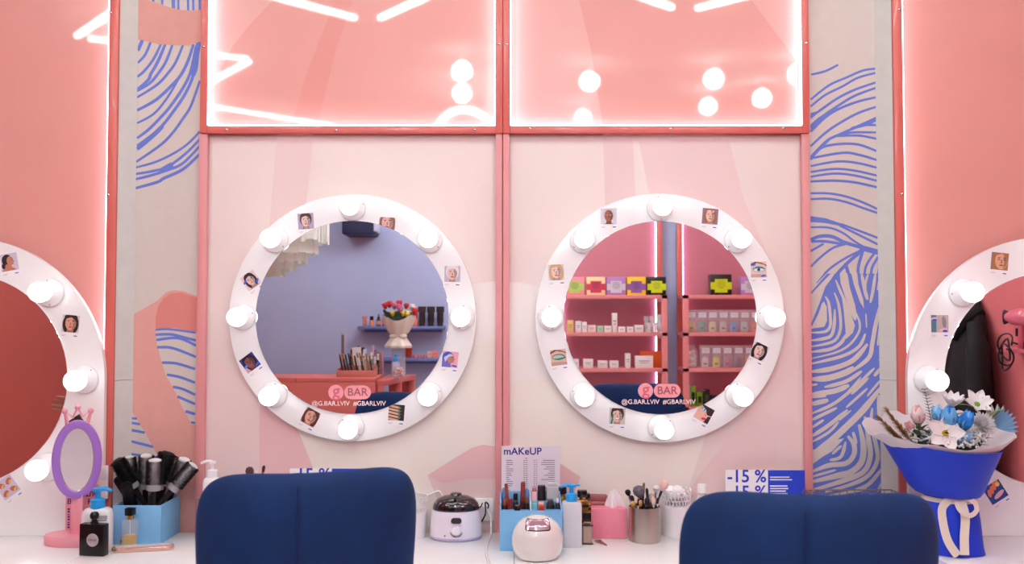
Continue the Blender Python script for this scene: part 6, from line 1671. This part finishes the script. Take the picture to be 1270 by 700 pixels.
# --- coat and hair dryers on the right wall
GSm = GS
def side_r(px, py, x, g=GSm):     # reflected ray meeting the plane X=x
    d = ray(px, py); k_ = x / d.x; q = CAM + d * k_; q.y = 2 * g - q.y
    return q
h0 = side_r(1203, 372, XR - .06)
t = thing('coat', 'long black coat hanging from a hook on the pink wall', 'coat', (XR - .002, h0.y, h0.z))
M_coat = mat((14, 13, 15), .75, noise=.3, nscale=6, sheen=.08)
part(t, 'hook', MB().tube([(0, 0, .03), (-.05, 0, .02), (-.07, 0, .035)], .007, 8), M_steel)
rows = []
for v, wy, dx_ in ((0, .02, .05), (.04, .06, .07), (.12, .13, .10), (.25, .19, .13), (.45, .235, .15), (.7, .27, .16), (.95, .30, .17), (1.1, .31, .17)):
    row = []
    for i in range(48):
        a = 2 * PI * i / 48; fold = 1 + .10 * math.sin(7 * a + 3 * v) * min(1, v * 3)
        row.append((min(-.003, -dx_ * .56 - dx_ * .5 * math.cos(a) * fold), wy * math.sin(a) * fold, -v))
    rows.append(row)
mb = MB().grid(rows[::-1], closed_u=True); mb.add(rows[0], [tuple(range(48))])
part(t, 'body', mb, M_coat)
for sg in (-1, 1):
    part(t, 'sleeve', MB().tube(crom([(-.08, sg * .10, -.14), (-.12, sg * .20, -.30), (-.14, sg * .255, -.55), (-.13, sg * .265, -.78)], 5), [.045] * 4 + [.058] * 8 + [.062] * 4, 14), M_coat)
part(t, 'fur_collar', MB().tube([(-.03, -.07, -.06), (-.12, -.06, -.12), (-.14, 0, -.20), (-.12, .06, -.12), (-.03, .07, -.06)], .03, 10), mat((26, 24, 26), .95, bump=1, bscale=120))
rk = side_r(1262, 432, XR - .05)
t = thing('dryer_rack', 'pink wall rack holding hair dryers', 'rack', (XR, rk.y, rk.z))
part(t, 'shelf', MB().box(-.12, -.001, -.07, .42, -.02, 0), mat((230, 116, 130), .4), bevel=.004); part(t, 'back', MB().box(-.012, -.001, -.07, .42, .0, .10), mat((230, 116, 130), .4), bevel=.003)
def dryer(label, dy, c):
    t = thing('hair_dryer', label, 'hair dryer', (XR - .065, rk.y + dy, rk.z + .001), (0, 0, 0), 'hair dryers on the pink rack')
    m = mat(c, .35, coat=.4)
    part(t, 'handle', MB().lathe([(.018, .0), (.02, .06), (.018, .13)], 14), m)
    part(t, 'barrel', MB().lathe([(.03, -.09), (.042, -.06), (.045, 0), (.038, .06), (.026, .10), (.024, .11)], 20), m, loc=(0, 0, .155), rot=(PI / 2, 0, 0))
    part(t, 'nozzle', MB().lathe([(.022, .11), (.03, .15)], 16, sx=.4, sy=1.3), M_black, loc=(0, 0, .155), rot=(PI / 2, 0, 0))
    part(t, 'switch', MB().box(-.024, -.016, -.006, .006, .06, .1), M_black)
    cp = [Vector((-.016, 0, .02)), Vector((-.05, .01, .03))] + [Vector((-.088 + .012 * math.sin(a * 1.7), .055 * math.cos(a) + .02, .02 + .06 * math.sin(a) - .004 * a)) for a in [i * .7 for i in range(30)]]
    part(t, 'cord', MB().tube(crom(cp, 3), .0045, 6), M_black)
dryer('pink hair dryer with a coiled black cord near the coat', .06, (240, 120, 140)); dryer('black hair dryer further along the pink rack', .30, (24, 22, 26))

# ================================================================== a person standing by the left wall, one hand shows in the arched mirror
hp = wr(76, 499, -1.3, GS)
P0 = Vector((hp.x + .33, hp.y - .15, 0))
pers = thing('person', 'person in black shirt and trousers standing with one hand raised to the waist', 'person', P0, (0, 0, PI / 2))
def skinned(name, verts, edges, m, parent, sub=2, root=0):
    me = D.meshes.new(name)
    me.from_pydata([v[:3] for v in verts], edges, [])
    o = D.objects.new(name, me); COL.objects.link(o)
    md = o.modifiers.new('skin', 'SKIN'); md.use_smooth_shade = True
    for i, v in enumerate(verts):
        sv = me.skin_vertices[0].data[i]; sv.radius = (v[3], v[4] if len(v) > 4 else v[3]); sv.use_root = (i == root)
    ms = o.modifiers.new('subdivision', 'SUBSURF'); ms.levels = sub; ms.render_levels = sub
    dg = bpy.context.evaluated_depsgraph_get()
    me2 = D.meshes.new_from_object(o.evaluated_get(dg)); D.objects.remove(o)
    me2.materials.clear(); me2.materials.append(m)
    me2.polygons.foreach_set('use_smooth', [True] * len(me2.polygons))
    return link(name, me2, parent)
V = []; E = []
def av(*v): V.append(v); return len(V) - 1
def ch(i, *vs):
    for v in vs:
        j = av(*v); E.append((i, j)); i = j
    return i
pel = av(0, 0, .93, .13, .10)
sp1 = ch(pel, (0, .01, 1.10, .115, .09)); chest = ch(sp1, (0, 0, 1.28, .13, .095)); nb = ch(chest, (0, -.01, 1.42, .06, .06)); nk = ch(nb, (0, .0, 1.48, .045, .05))
hd_ = ch(nk, (0, .025, 1.54, .062, .075), (0, .02, 1.60, .072, .088), (0, .01, 1.665, .055, .07))
def arm(sg, sh, el, wr_, fd, up):
    s1 = ch(chest, (sg * .13, -.01, 1.37, .06, .06), sh + (.048, .048)); e1 = ch(s1, el + (.038, .038)); w1 = ch(e1, wr_ + (.024, .028))
    w = Vector(wr_); f = Vector(fd).normalized(); u = Vector(up).normalized()
    pm = ch(w1, tuple(w + f * .05) + (.016, .034)); 
    for k_, (o_, l) in enumerate(((-.028, .07), (-.010, .08), (.009, .076), (.027, .06))):
        b0 = w + f * .09 + u * o_; side = f.cross(u)
        ch(pm, tuple(b0) + (.009, .009), tuple(b0 + f * l * .5 + side * .008) + (.008, .008), tuple(b0 + f * l * .85 + side * .03) + (.007, .007))
    th = w + f * .03 - u * .03
    ch(pm, tuple(th) + (.011, .011), tuple(th + f * .035 - u * .02 + f.cross(u) * .01) + (.009, .009), tuple(th + f * .06 - u * .022 + f.cross(u) * .02) + (.008, .008))
arm(1, (.19, -.01, 1.34), (.235, -.02, 1.10), (.19, .20, 1.045), (-.25, 1, .1), (-.2, -.1, 1))
arm(-1, (-.19, -.01, 1.34), (-.25, -.02, 1.08), (-.25, .03, .85), (0, .1, -1), (0, 1, .1))
for sg in (-1, 1):
    ch(pel, (sg * .09, 0, .86, .095, .095), (sg * .10, .01, .50, .062, .065), (sg * .10, -.02, .30, .055, .058), (sg * .10, -.03, .09, .036, .04), (sg * .11, .03, .045, .038, .035), (sg * .115, .13, .03, .035, .022))
skinned('body', V, E, mat((196, 140, 116), .5, sss=.1, noise=.05), pers)
M_cl = mat((28, 28, 34), .8, noise=.2, nscale=20)
V = []; E = []
p0 = av(0, 0, .90, .15, .12); a1 = ch(p0, (0, .01, 1.10, .135, .11)); a2 = ch(a1, (0, 0, 1.28, .15, .115)); ch(a2, (0, -.01, 1.41, .09, .075))
for sg in (-1, 1):
    ch(a2, (sg * .13, -.01, 1.37, .075, .072), (sg * .19, -.01, 1.34, .064, .064), (sg * .222, -.017, 1.20, .058, .058))
skinned('shirt', V, E, M_cl, pers)
V = []; E = []
p0 = av(0, 0, .95, .145, .115)
for sg in (-1, 1): ch(p0, (sg * .09, 0, .86, .105, .105), (sg * .10, .01, .50, .078, .08), (sg * .10, -.02, .28, .07, .075), (sg * .10, -.03, .10, .06, .065))
skinned('trousers', V, E, mat((34, 36, 48), .8, noise=.15, nscale=20), pers)
for sg in (-1, 1):
    part(pers, 'shoe', MB().ball((sg * .11, .05, .035), .05, .14, .035, 18, 10).box(sg * .11 - .045, sg * .11 + .045, -.08, .17, 0, .02), mat((235, 232, 230), .5))
hr = MB(); hr.ball((0, -.005, 1.625), .088, .103, .09, 24, 16)
hair = part(pers, 'hair', hr, mat((40, 28, 26), .6, noise=.3, nscale=60))
for v in hair.data.vertices:
    if v.co.y > .035 and v.co.z < 1.66: v.co.y = .035
part(pers, 'hair_length', MB().ball((0, -.06, 1.50), .085, .045, .15, 20, 12), mat((40, 28, 26), .6, noise=.3, nscale=60))
for sg in (-1, 1):
    e = part(pers, 'eye', MB().ball((sg * .03, .098, 1.595), .012, .008, .008, 12, 8), mat((240, 238, 236), .2)); part(e, 'iris', MB().ball((sg * .03, .1045, 1.595), .0055, .003, .0055, 10, 6), mat((60, 40, 30), .2))
    part(pers, 'eyebrow', MB().tube([(sg * .014, .104, 1.612), (sg * .03, .105, 1.617), (sg * .046, .097, 1.612)], .003, 6), mat((40, 28, 26), .7))
    part(pers, 'ear', MB().ball((sg * .076, .015, 1.59), .009, .02, .03, 12, 8), mat((196, 140, 116), .5))
part(pers, 'nose', MB().ball((0, .112, 1.57), .013, .02, .022, 12, 8), mat((196, 140, 116), .5))
part(pers, 'mouth', MB().ball((0, .098, 1.535), .024, .008, .008, 14, 8), mat((170, 90, 86), .45))
